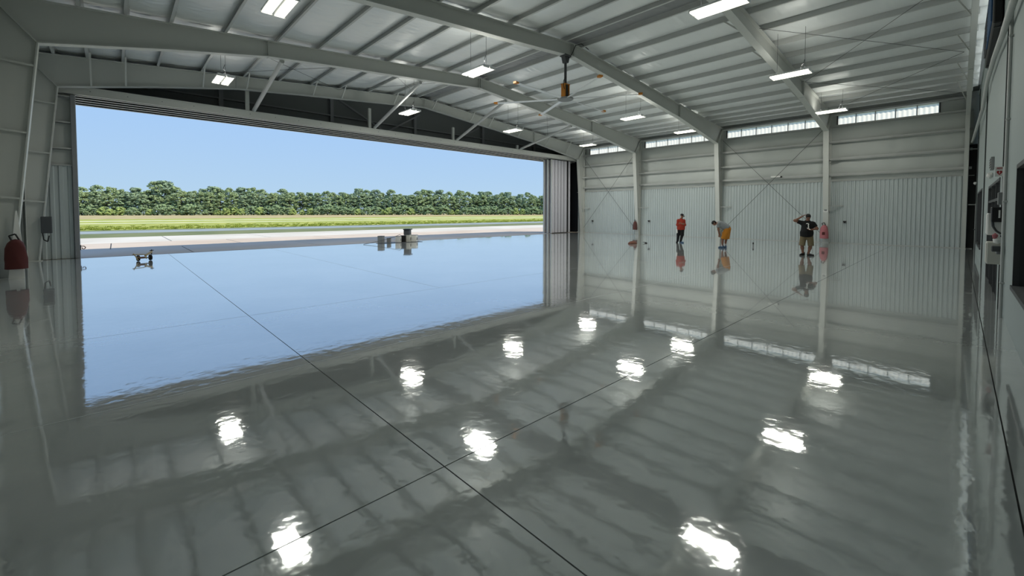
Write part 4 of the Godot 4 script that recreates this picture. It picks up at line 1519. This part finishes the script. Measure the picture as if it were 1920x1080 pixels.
func person_black() -> void:
	# faces the camera, right hand at the head, left forearm bent with a phone; local +z looks at the camera
	var at := P(21.18, 0.0, 4.38)
	var yaw := atan2(-at.x, -at.z)
	var t := thing("person", "person in black T-shirt and khaki shorts, one hand raised to the head", "person", at, yaw)
	var nb := Vector3(0.03, 1.47, 0)
	var shr := Vector3(-0.165, 1.375, 0.0)
	var shl := Vector3(0.225, 1.365, 0.0)
	var elr := Vector3(-0.41, 1.47, 0.05)
	var wrr := Vector3(-0.155, 1.645, 0.10)
	var ell := Vector3(0.36, 1.14, 0.04)
	var wrl := Vector3(0.17, 1.10, 0.26)
	var hip := Vector3(0.0, 0.93, 0.0)
	var hc := Vector3(0.055, 1.615, 0.04)
	var face := Vector3(0.22, -0.42, 0.88)
	var torso := [[Vector3(-0.07, 0.95, 0), Vector3(-0.04, 1.29, 0), 0.122, 0.11], [Vector3(0.10, 0.95, 0), Vector3(0.10, 1.29, 0), 0.122, 0.11], [Vector3(0.015, 1.02, 0.05), Vector3(0.03, 1.22, 0.03), 0.145, 0.13], [shr + Vector3(0.02, -0.01, 0), shl + Vector3(-0.02, -0.01, 0), 0.068, 0.068], [Vector3(0.03, 1.36, 0), Vector3(0.035, 1.47, 0.005), 0.085, 0.062]]
	var arms := [[shr, elr, 0.066, 0.050], [shl, ell, 0.066, 0.050]]
	var legs := [[Vector3(-0.08, 0.92, 0), Vector3(-0.145, 0.48, 0.03), 0.115, 0.070], [Vector3(0.12, 0.92, 0), Vector3(0.165, 0.48, 0.03), 0.115, 0.070]]
	var body := []
	body.append_array(torso); body.append_array(arms); body.append_array(legs)
	body.append_array([[nb - Vector3(0, 0.05, 0), hc - Vector3(0, 0.05, 0), 0.068, 0.060], [elr, wrr, 0.047, 0.031], [ell, wrl, 0.047, 0.031],
		[Vector3(-0.145, 0.48, 0.03), Vector3(-0.125, 0.32, -0.01), 0.064, 0.060], [Vector3(-0.125, 0.32, -0.01), Vector3(-0.10, 0.06, 0.0), 0.060, 0.036],
		[Vector3(0.165, 0.48, 0.03), Vector3(0.135, 0.32, -0.01), 0.064, 0.060], [Vector3(0.135, 0.32, -0.01), Vector3(0.085, 0.06, 0.0), 0.060, 0.036]])
	var m := MB.new()
	skin_bones(m, body, 0.013, 0.05)
	skin_bones(m, head_bones(hc, face, Vector3.UP), 0.006, 0.02)
	skin_bones(m, hand_bones(wrr, Vector3(0.75, 0.55, -0.12), Vector3(0.5, -0.6, -0.2), 1.0, 0.45), 0.0045, 0.008)
	skin_bones(m, hand_bones(wrl, Vector3(-0.75, -0.05, 0.5), Vector3(0.1, 0.9, 0.1), -1.0, 0.75), 0.0045, 0.008)
	part("body", m, M.skin, t)
	var T := head_frame(hc, face, Vector3.UP)
	eyes(t, T)
	var hr := MB.new()
	skin_bones(hr, [[T * Vector3(0, 0.052, -0.030), T * Vector3(0, 0.052, 0.018), 0.087, 0.083], [T * Vector3(0, -0.02, -0.045), T * Vector3(0, 0.03, -0.045), 0.068, 0.075]], 0.007, 0.02, [[T * Vector3(0, 0.034, 0.085), (T.basis * Vector3(0, -0.75, 0.66)).normalized()]])
	part("hair", hr, M.hair, t)
	var sh := MB.new()
	var sb := worn(torso, 0.022)
	sb.append_array([[Vector3(-0.07, 0.80, 0), Vector3(-0.06, 1.0, 0), 0.152, 0.15, true], [Vector3(0.09, 0.80, 0), Vector3(0.09, 1.0, 0), 0.152, 0.15, true], [Vector3(0.01, 0.80, 0.03), Vector3(0.01, 1.0, 0.04), 0.155, 0.155, true],
		[shr, shr.lerp(elr, 0.62), 0.080, 0.084, true], [shl, shl.lerp(ell, 0.66), 0.080, 0.084, true]])
	skin_bones(sh, sb, 0.013, 0.05, [[nb + Vector3(0.01, 0.015, 0.03), Vector3(0, 0.95, 0.3).normalized()]])
	var shirt := part("shirt", sh, M.shirt_black, t)
	# white print on the chest: a hook-shaped swash
	var pr := MB.new()
	pr.prism(PackedVector2Array([Vector2(-0.055, 0.06), Vector2(-0.03, 0.095), Vector2(0.03, 0.10), Vector2(0.062, 0.06), Vector2(0.05, 0.0), Vector2(0.062, -0.09), Vector2(0.028, -0.10), Vector2(0.018, 0.01), Vector2(0.028, 0.05), Vector2(0.0, 0.07)]), Vector3(0.03, 1.27, 0.198), Vector3.RIGHT, Vector3(0, 0.98, -0.12), 0.012)
	part("print", pr, M.white, shirt)
	var st := MB.new()
	skin_bones(st, [[Vector3(-0.075, 0.95, 0), Vector3(-0.06, 0.80, 0), 0.13, 0.132], [Vector3(0.10, 0.95, 0), Vector3(0.09, 0.80, 0), 0.13, 0.132], [Vector3(-0.09, 0.86, 0), Vector3(-0.145, 0.41, 0.03), 0.118, 0.108, true], [Vector3(0.125, 0.86, 0), Vector3(0.17, 0.41, 0.03), 0.118, 0.108, true]], 0.013, 0.04, [[Vector3(0, 0.97, 0), Vector3.UP]])
	part("shorts", st, M.khaki, t)
	shoe(t, Vector3(-0.08, 0, -0.03), Vector3(-0.20, 0, 0.16), M.black)
	shoe(t, Vector3(0.08, 0, -0.03), Vector3(0.27, 0, 0.12), M.black)
	var ph := thing("phone", "bright pale phone held in the hand of the person in black T-shirt", "phone", at + Basis(Vector3.UP, yaw) * (wrl + Vector3(-0.085, 0.035, 0.06)), yaw)
	var pm := MB.new()
	pm.cbox(Vector3.ZERO, Vector3(0.075, 0.012, 0.15), 0.003, Basis(Vector3.UP, 0.9) * Basis(Vector3.RIGHT, 0.5))
	part("case", pm, M.white, ph)

func person_orange() -> void:
	var at := P(24.55, 0.0, 11.35)
	var yaw := atan2(-at.x, -at.z)
	var t := thing("person", "person in orange-red shirt, dark trousers and black cap with folded arms", "person", at, yaw)
	var hc := Vector3(0.055, 1.60, 0.05)
	var face := Vector3(0.75, -0.35, 0.5)
	var shr := Vector3(-0.14, 1.325, 0.05)
	var shl := Vector3(0.165, 1.32, -0.05)
	var elr := Vector3(-0.185, 1.07, 0.08)
	var ell := Vector3(0.215, 1.07, 0.02)
	var wrr := Vector3(0.06, 1.12, 0.22)
	var wrl := Vector3(0.04, 1.16, 0.20)
	var torso := [[Vector3(-0.06, 0.90, 0), Vector3(-0.045, 1.25, 0.01), 0.12, 0.115], [Vector3(0.08, 0.90, 0), Vector3(0.07, 1.25, -0.01), 0.12, 0.115], [Vector3(0.02, 1.0, 0.05), Vector3(0.02, 1.2, 0.04), 0.13, 0.125], [shr, shl, 0.068, 0.068], [Vector3(0.015, 1.33, 0), Vector3(0.02, 1.43, 0), 0.085, 0.06]]
	var legs := [[Vector3(-0.06, 0.90, 0), Vector3(-0.13, 0.48, -0.03), 0.105, 0.072], [Vector3(0.09, 0.90, 0), Vector3(0.08, 0.48, 0.04), 0.105, 0.072], [Vector3(-0.13, 0.48, -0.03), Vector3(-0.17, 0.07, -0.10), 0.068, 0.040], [Vector3(0.08, 0.48, 0.04), Vector3(0.0, 0.07, 0.02), 0.068, 0.040]]
	var arms := [[shr, elr, 0.060, 0.050], [shl, ell, 0.060, 0.050], [elr, wrr, 0.047, 0.032], [ell, wrl, 0.047, 0.032]]
	var body := []
	body.append_array(torso); body.append_array(legs); body.append_array(arms)
	body.append([Vector3(0.02, 1.40, 0), hc - Vector3(0, 0.05, 0.01), 0.062, 0.056])
	var m := MB.new()
	skin_bones(m, body, 0.013, 0.05)
	skin_bones(m, head_bones(hc, face, Vector3.UP), 0.006, 0.02)
	skin_bones(m, hand_bones(wrr, Vector3(0.8, 0.15, 0.2), Vector3(0, 0, -1), 1.0, 0.5), 0.0045, 0.008)
	skin_bones(m, hand_bones(wrl, Vector3(-0.8, 0.15, 0.15), Vector3(0, 0, -1), -1.0, 0.5), 0.0045, 0.008)
	part("body", m, M.skin, t)
	var T := head_frame(hc, face, Vector3.UP)
	eyes(t, T)
	var cp := MB.new()
	skin_bones(cp, [[T * Vector3(0, 0.055, -0.028), T * Vector3(0, 0.055, 0.020), 0.086, 0.082]], 0.008, 0.02, [[T * Vector3(0, 0.035, 0), -T.basis.y]])
	var cap := part("cap", cp, M.pants, t)
	var bl := MB.new()
	skin_bones(bl, [[T * Vector3(-0.04, 0.045, 0.09), T * Vector3(-0.03, 0.036, 0.155), 0.035, 0.028, false, T.basis.y, 0.3], [T * Vector3(0.04, 0.045, 0.09), T * Vector3(0.03, 0.036, 0.155), 0.035, 0.028, false, T.basis.y, 0.3]], 0.006, 0.03)
	part("cap_brim", bl, M.pants, cap)
	var lg := MB.new()
	lg.lathe([Vector2(0, 0.004), Vector2(0.022, 0.002), Vector2(0.024, 0)], T * Vector3(0, 0.085, 0.094), 10, T.basis * Basis(Vector3.RIGHT, PI / 2 - 0.3))
	part("badge", lg, M.white, cap)
	var sh := MB.new()
	var sb := worn(torso, 0.022)
	sb.append_array([[Vector3(-0.06, 0.78, 0), Vector3(-0.06, 0.98, 0), 0.15, 0.15, true], [Vector3(0.08, 0.78, 0), Vector3(0.08, 0.98, 0), 0.15, 0.15, true], [shr, elr, 0.082, 0.072], [shl, ell, 0.082, 0.072], [elr, elr.lerp(wrr, 0.85), 0.070, 0.054, false], [ell, ell.lerp(wrl, 0.85), 0.070, 0.054, false]])
	skin_bones(sh, sb, 0.013, 0.045, [[Vector3(0.02, 1.465, 0), Vector3(0.1, 0.97, 0.15).normalized()]])
	part("shirt", sh, M.orange, t)
	var pt := MB.new()
	var pb := worn(legs, 0.022)
	pb.append([Vector3(-0.05, 0.86, 0), Vector3(0.08, 0.86, 0), 0.135, 0.135])
	skin_bones(pt, pb, 0.013, 0.04, [[Vector3(0, 0.94, 0), Vector3.UP], [Vector3(0, 0.06, 0), Vector3.DOWN]])
	part("trousers", pt, M.pants, t)
	var rg := MB.new()
	skin_bones(rg, [[Vector3(-0.215, 0.80, 0.04), Vector3(-0.20, 0.62, 0.05), 0.028, 0.042]], 0.01, 0.02)
	part("rag", rg, M.white, t)
	shoe(t, Vector3(-0.19, 0, -0.16), Vector3(-0.22, 0, 0.12), M.pants)
	shoe(t, Vector3(-0.02, 0, -0.03), Vector3(0.16, 0, 0.17), M.bluecover)

func person_bent() -> void:
	var at := P(22.62, 0.0, 8.22)
	var yaw := atan2(-at.x, -at.z)
	var t := thing("person", "person in grey shirt and yellow-orange shorts bending over towards the floor in blue shoes", "person", at, yaw)
	var hc := Vector3(-0.43, 1.26, 0.08)
	var face := Vector3(-0.55, -0.8, 0.2)
	var up := Vector3(-0.75, 0.6, 0.0)
	var hip := Vector3(0.19, 1.02, 0.0)
	var shr := Vector3(-0.25, 1.22, 0.17)
	var shl := Vector3(-0.25, 1.26, -0.15)
	var elr := Vector3(-0.23, 0.94, 0.22)
	var ell := Vector3(-0.24, 0.97, -0.14)
	var wrr := Vector3(-0.20, 0.70, 0.17)
	var wrl := Vector3(-0.19, 0.73, -0.08)
	var torso := [[Vector3(0.17, 1.03, 0.09), Vector3(-0.16, 1.22, 0.09), 0.13, 0.12], [Vector3(0.17, 1.03, -0.08), Vector3(-0.16, 1.24, -0.08), 0.13, 0.12], [Vector3(0.02, 1.10, 0.0), Vector3(-0.1, 1.17, 0.0), 0.15, 0.14], [shr, shl, 0.08, 0.08]]
	var legs := [[Vector3(0.17, 1.0, 0.09), Vector3(-0.03, 0.50, 0.14), 0.12, 0.072], [Vector3(0.19, 1.0, -0.09), Vector3(0.13, 0.50, -0.10), 0.12, 0.072], [Vector3(-0.03, 0.50, 0.14), Vector3(-0.05, 0.07, 0.10), 0.066, 0.038], [Vector3(0.13, 0.50, -0.10), Vector3(0.08, 0.07, -0.10), 0.066, 0.038]]
	var arms := [[shr, elr, 0.060, 0.048], [shl, ell, 0.060, 0.048], [elr, wrr, 0.045, 0.031], [ell, wrl, 0.045, 0.031]]
	var body := []
	body.append_array(torso); body.append_array(legs); body.append_array(arms)
	body.append([Vector3(-0.24, 1.25, 0.0), hc + Vector3(0.06, 0.0, -0.02), 0.068, 0.060])
	var m := MB.new()
	skin_bones(m, body, 0.013, 0.05)
	skin_bones(m, head_bones(hc, face, up), 0.006, 0.02)
	skin_bones(m, hand_bones(wrr, Vector3(0.05, -0.9, 0.0), Vector3(0.3, 0, -0.8), 1.0, 0.5), 0.0045, 0.008)
	skin_bones(m, hand_bones(wrl, Vector3(0.05, -0.9, 0.0), Vector3(0.3, 0, 0.8), -1.0, 0.5), 0.0045, 0.008)
	part("body", m, M.skin, t)
	var T := head_frame(hc, face, up)
	eyes(t, T)
	var hr := MB.new()
	skin_bones(hr, [[T * Vector3(0, 0.052, -0.030), T * Vector3(0, 0.052, 0.018), 0.087, 0.083], [T * Vector3(0, -0.02, -0.045), T * Vector3(0, 0.03, -0.045), 0.068, 0.075]], 0.007, 0.02, [[T * Vector3(0, 0.034, 0.085), (T.basis * Vector3(0, -0.75, 0.66)).normalized()]])
	part("hair", hr, M.hair, t)
	var sh := MB.new()
	var sb := worn(torso, 0.024)
	sb.append_array([[shr, shr.lerp(elr, 0.62), 0.082, 0.085, true], [shl, shl.lerp(ell, 0.62), 0.082, 0.085, true]])
	skin_bones(sh, sb, 0.013, 0.05, [[Vector3(-0.29, 1.27, 0), Vector3(-0.95, 0.3, 0).normalized()], [Vector3(0.20, 1.0, 0), Vector3(0.75, -0.66, 0).normalized()]])
	part("shirt", sh, M.greyshirt, t)
	var st := MB.new()
	skin_bones(st, [[Vector3(0.18, 1.0, 0.09), Vector3(0.0, 0.46, 0.13), 0.155, 0.125, true], [Vector3(0.19, 1.0, -0.09), Vector3(0.15, 0.46, -0.09), 0.155, 0.125, true], [Vector3(0.18, 1.0, 0.07), Vector3(0.18, 1.0, -0.07), 0.15, 0.15], [Vector3(0.10, 0.80, 0.0), Vector3(0.07, 0.55, 0.0), 0.17, 0.15, true]], 0.013, 0.05, [[Vector3(0.07, 1.10, 0), Vector3(-0.72, 0.70, 0).normalized()]])
	part("shorts", st, M.gold, t)
	for q in [Vector3(-0.05, 0.0, 0.10), Vector3(0.08, 0.0, -0.10)]:
		var so := MB.new()
		so.tube(q + Vector3(0, 0.08, 0), q + Vector3(0, 0.22, 0), 0.046, 12, 0.052)
		part("sock", so, M.sock, t)
		shoe(t, q + Vector3(0.03, 0, 0), q + Vector3(-0.17, 0, 0.03), M.bluecover)

# ---------------------------------------------------------------- small things on the floor and columns
func cover(label: String, at: Vector3, yaw: float, m: Material, s: float) -> Node3D:
	var t := thing("extinguisher_cover", label, "cover", at, yaw)
	var b := MB.new()
	var prof := []
	var rings := [[0.0, 0.19, 0.15], [0.25, 0.185, 0.15], [0.5, 0.165, 0.14], [0.62, 0.13, 0.13], [0.70, 0.07, 0.08], [0.72, 0.0, 0.0]]
	var pts := []
	for r in rings:
		for k in 17:
			var a := TAU * k / 16.0
			var f := 1.0 + 0.06 * sin(a * 5.0 + r[0] * 9.0)
			pts.append(Vector3(cos(a) * r[1] * f, r[0], -sin(a) * r[2] * f + 0.14) * s)
	b.grid(pts, 17, rings.size(), false)
	part("cloth", b, m, t)
	var h := MB.new()
	h.path([Vector3(-0.06, 0.68, 0.14) * s, Vector3(-0.10, 0.80, 0.12) * s, Vector3(0.0, 0.84, 0.12) * s, Vector3(0.06, 0.70, 0.14) * s], 0.018 * s)
	part("strap", h, M.black, t)
	return t

func build_small_things() -> void:
	# red covers on the columns
	var g := MB.new()     # pale tapered guard board at the foot of the left column, standing square to the door
	g.prism(PackedVector2Array([Vector2(-0.15, 0.0), Vector2(0.15, 0.0), Vector2(0.13, 0.95), Vector2(0.045, 1.86), Vector2(0.02, 1.86), Vector2(-0.06, 0.95)]), Vector3.ZERO, Vector3.RIGHT, Vector3.UP, 0.02)
	var gd := thing("guard_board", "pale tapered guard board at the foot of the left column, behind the dark red cover", "board", P(-1.99, 0.0, 17.62))
	part("board", g, M.white, gd)
	cover("dark red cloth extinguisher cover hanging on the foot of the left column", P(-1.97, 0.29, 17.60), 0.0, M.redcloth, 1.12)
	var c2 := cover("pinkish red extinguisher cover with dark print on the column beside the black-shirted person", P(30.72, 0.27, 5.44), -PI / 2, M.pinkred, 1.12)
	var lb := MB.new()
	lb.cbox(Vector3(0, 0.30, 0.325), Vector3(0.14, 0.17, 0.01), 0.002)
	part("print_patch", lb, M.redcloth, c2)
	var c3 := cover("brownish red extinguisher cover on the far column nearest the corner by the door", P(30.72, 0.42, 17.93), -PI / 2, M.rustcloth, 0.95)
	var ps := thing("pictogram_plate", "narrow white plate with grey print on the column above the pinkish red cover", "sign", P(30.60, 2.15, 5.4), -PI / 2)
	var pm := MB.new()
	pm.cbox(Vector3(0, 0, 0), Vector3(0.20, 0.62, 0.012), 0.002)
	part("plate", pm, M.white, ps)
	var pq := MB.new()
	pq.cbox(Vector3(0, -0.08, 0.008), Vector3(0.13, 0.36, 0.006), 0.001)
	pq.cbox(Vector3(0, 0.2, 0.008), Vector3(0.09, 0.09, 0.006), 0.001)
	part("print", pq, M.grey, ps)
	var db := thing("switch_box", "dark grey switch box with a dangling cord on the door column at the left", "box", P(-1.86, 1.35, 23.30))
	var dm := MB.new()
	dm.cbox(Vector3(0, 0, 0), Vector3(0.28, 0.62, 0.14), 0.012)
	part("case", dm, M.darkgrey, db)
	var dc := MB.new()
	dc.path([Vector3(-0.1, -0.3, 0.05), Vector3(-0.08, -0.55, 0.06), Vector3(0.02, -0.62, 0.06), Vector3(0.06, -0.4, 0.06)], 0.02)
	part("cord", dc, M.black, db)
	# round hose-bib fittings on the liner
	var hb_l := ["small dark hose fitting on the ribbed liner left of the third far column", "small dark hose fitting on the liner beside the second far column", "small dark hose fitting on the liner in the last bay by the office wall"]
	var hb_p := [P(31.08, 1.05, 22.4), P(31.08, 1.12, 16.95), P(31.08, 1.25, 4.55)]
	for i in 3:
		var h := thing("hose_fitting", hb_l[i], "fitting", hb_p[i], -PI / 2, "hose fittings on the far liner")
		var hm := MB.new()
		hm.cbox(Vector3(0, 0, 0.01), Vector3(0.16, 0.16, 0.03), 0.006)
		part("back_plate", hm, M.grey, h)
		var hw := MB.new()
		hw.tube(Vector3(0.0, 0.0, 0.02), Vector3(0.0, -0.02, 0.14), 0.035, 10)
		hw.tube(Vector3(-0.07, 0.03, 0.10), Vector3(0.07, 0.03, 0.10), 0.03, 8)
		part("spout", hw, M.black, h)
	var dv := thing("wall_device", "small white sensor box with a dark end on the lowest girt of the far wall", "sensor", P(30.90, 4.10, 8.1), -PI / 2)
	var vm := MB.new()
	vm.cbox(Vector3(0, 0, 0), Vector3(0.55, 0.11, 0.12), 0.02)
	part("case", vm, M.white, dv)
	var ve := MB.new()
	ve.cbox(Vector3(0.30, -0.02, 0.0), Vector3(0.08, 0.09, 0.10), 0.01)
	part("lens", ve, M.black, dv)
	# tow-bar dolly near the left of the door
	var to := thing("tow_dolly", "small two-wheeled aircraft tow dolly with pale tow bar on the glossy floor by the door", "dolly", P(0.76, 0.0, 20.95), 0.25)
	for s in [-0.17, 0.19]:
		var wm := MB.new()
		var bz := Basis(Vector3(0, 1, 0), Vector3(1, 0, 0), Vector3(0, 0, -1))
		wm.lathe([Vector2(0.0, -0.045), Vector2(0.07, -0.045), Vector2(0.10, -0.035), Vector2(0.11, 0.0), Vector2(0.10, 0.035), Vector2(0.07, 0.045), Vector2(0, 0.045)], Vector3(s, 0.11, 0.0), 18, Basis(Vector3(0, 0, 1), PI / 2))
		var wh := part("wheel", wm, M.rubber, to)
		var hu := MB.new()
		hu.tube(Vector3(s - 0.055, 0.11, 0), Vector3(s + 0.055, 0.11, 0), 0.035, 12)
		part("wheel_hub", hu, M.tan, wh)
	var ax := MB.new()
	ax.tube(Vector3(-0.20, 0.11, 0), Vector3(0.24, 0.11, 0), 0.02, 8)
	part("axle", ax, M.darkgrey, to)
	var bar := MB.new()
	bar.beam(Vector3(0.04, 0.19, -0.02), Vector3(0.34, 0.30, -0.35), 0.06, 0.05, Vector3.UP)
	bar.beam(Vector3(0.04, 0.17, 0.02), Vector3(0.02, 0.12, 0.12), 0.06, 0.05, Vector3.UP)
	part("tow_bar", bar, M.tan, to)
	var fk := MB.new()
	fk.path([Vector3(-0.36, 0.26, 0.06), Vector3(-0.06, 0.25, 0.05), Vector3(0.06, 0.22, 0.03)], 0.016)
	fk.path([Vector3(-0.32, 0.30, 0.06), Vector3(-0.25, 0.14, 0.12), Vector3(-0.22, 0.06, 0.15)], 0.018)
	fk.path([Vector3(-0.22, 0.16, 0.1), Vector3(0.02, 0.12, 0.08), Vector3(0.05, 0.08, 0.10)], 0.015)
	part("fork", fk, M.tan, to)
	var mc := MB.new()
	mc.cbox(Vector3(-0.10, 0.13, 0.06), Vector3(0.18, 0.07, 0.12), 0.012)
	part("gearbox", mc, mat(0.40, 0.28, 0.23, 0.7), to)
	var jk := MB.new()
	jk.tube(Vector3(0.33, 0.20, -0.34), Vector3(0.34, 0.38, -0.36), 0.018, 8)
	jk.tube(Vector3(0.28, 0.35, -0.34), Vector3(0.40, 0.35, -0.37), 0.014, 8)
	part("jack", jk, M.black, to)
	# painters' gear at the door
	var e := P(12.9, 0.0, 23.25)
	var cabs := [[-0.42, 0.36, 0.34, 0.30, "white", "leftmost pale equipment case in the row by the door, beside the black bin"], [0.20, 0.44, 0.40, 0.36, "boxwhite", "pale equipment case carrying the black hooded box by the door"], [0.66, 0.40, 0.36, 0.34, "white", "pale equipment case at the right end of the row by the door"]]
	for c in cabs:
		var t := thing("equipment_case", c[5], "case", e + Vector3(c[0], 0, 0), 0.75, "equipment cases by the door")
		var m := MB.new()
		m.cbox(Vector3(0, c[1] * 0.5, 0), Vector3(c[2], c[1], c[3]), 0.012)
		part("shell", m, M[c[4]], t)
		var l := MB.new()
		l.cbox(Vector3(0, c[1] + 0.008, 0), Vector3(c[2] * 1.02, 0.025, c[3] * 1.02), 0.006)
		part("lid", l, M.grey, t)
		var hd := MB.new()
		hd.cbox(Vector3(-0.08, c[1] * 0.45, c[3] * 0.5 + 0.01), Vector3(0.03, c[1] * 0.4, 0.02), 0.004)
		hd.cbox(Vector3(0.08, c[1] * 0.45, c[3] * 0.5 + 0.01), Vector3(0.03, c[1] * 0.4, 0.02), 0.004)
		part("handle", hd, M.darkgrey, t)
	var bb := thing("black_bin", "black bin standing between the pale equipment cases by the door", "bin", e + Vector3(-0.10, 0, 0.05), 0.75)
	var bbm := MB.new()
	bbm.cbox(Vector3(0, 0.20, 0), Vector3(0.22, 0.40, 0.26), 0.012)
	part("shell", bbm, M.black, bb)
	var bbr := MB.new()
	bbr.cbox(Vector3(0, 0.40, 0), Vector3(0.24, 0.03, 0.28), 0.006)
	part("rim", bbr, M.darkgrey, bb)
	var hb := thing("hooded_box", "black box with a hooded top resting on the middle pale equipment case", "box", e + Vector3(0.18, 0.466, 0), 0.75)
	var hm3 := MB.new()
	hm3.cbox(Vector3(0, 0.15, 0), Vector3(0.44, 0.30, 0.34), 0.012)
	part("shell", hm3, M.darkgrey, hb)
	var hl := MB.new()
	hl.cbox(Vector3(0, 0.31, 0.02), Vector3(0.54, 0.05, 0.44), 0.012)
	part("hood", hl, M.black, hb)
	var pails := [[-1.55, 0.42, 0.34, 0.30, "tall grey box standing apart at the left of the equipment by the door"], [-1.05, 0.27, 0.20, 0.20, "small grey box between the tall grey box and the pale cases by the door"]]
	for c in pails:
		var t := thing("grey_box", c[4], "box", e + Vector3(c[0], 0, 0), 0.75, "grey boxes by the door")
		var m := MB.new()
		m.cbox(Vector3(0, c[1] * 0.5, 0), Vector3(c[2], c[1], c[3]), 0.01)
		part("shell", m, M.grey, t)
		var l := MB.new()
		l.cbox(Vector3(0, c[1], 0), Vector3(c[2] * 1.03, 0.03, c[3] * 1.03), 0.006)
		part("lid", l, M.darkgrey, t)
	var mtm := MB.new()
	mtm.cbox(e + Vector3(-0.4, 0.008, 0.12), Vector3(2.7, 0.014, 0.75), 0.005)
	single("floor_mat", mtm, M.darkgrey, "thin dark mat under the equipment cases by the door", "mat")
	var ho := MB.new()
	ho.path([e + Vector3(-2.75, 0.015, 0.3), e + Vector3(-2.2, 0.10, 0.35), e + Vector3(-1.5, 0.24, 0.36), e + Vector3(-0.9, 0.36, 0.34), e + Vector3(-0.42, 0.47, 0.12), e + Vector3(-0.30, 0.42, 0.08)], 0.014)
	single("hose", ho, M.darkgrey, "thin dark hose rising from the floor to the pale equipment cases by the door", "hose")
	# rags, squeegee, bottle on the far floor
	var rb := MB.new()
	rb.lathe([Vector2(0.36, 0.0), Vector2(0.35, 0.06), Vector2(0.22, 0.15), Vector2(0.08, 0.18), Vector2(0, 0.18)], Vector3.ZERO, 20)
	var rt := thing("floor_pad", "brown domed scrubbing pad lying on the glossy floor left of the person in orange shirt", "pad", P(21.81, 0.0, 12.93))
	rt.scale = Vector3(1.0, 0.85, 0.6)
	part("pad", rb, mat(0.40, 0.25, 0.20, 0.9), rt)
	var sq := thing("squeegee", "short dark squeegee blade lying on the floor near the brown scrubbing pad", "squeegee", P(22.77, 0.0, 12.62), 0.8)
	var sm := MB.new()
	sm.cbox(Vector3(0, 0.025, 0), Vector3(0.30, 0.05, 0.07), 0.01)
	part("blade", sm, M.pants, sq)
	var sk := MB.new()
	sk.tube(Vector3(0, 0.05, 0), Vector3(0, 0.06, -0.18), 0.015, 8)
	part("handle", sk, M.darkgrey, sq)
	var bo := thing("bottle", "small bottle with a dark cap standing on the far floor between two workers", "bottle", P(24.79, 0.0, 7.49))
	bo.scale = Vector3.ONE * 0.6
	var bm := MB.new()
	bm.lathe([Vector2(0, 0), Vector2(0.05, 0), Vector2(0.055, 0.02), Vector2(0.055, 0.22), Vector2(0.025, 0.30), Vector2(0.02, 0.33)], Vector3.ZERO, 14)
	part("body", bm, M.grey, bo)
	var bk := MB.new()
	bk.lathe([Vector2(0.055, 0.20), Vector2(0.06, 0.22), Vector2(0.035, 0.36), Vector2(0.0, 0.37)], Vector3.ZERO, 14)
	part("cap", bk, M.black, bo)
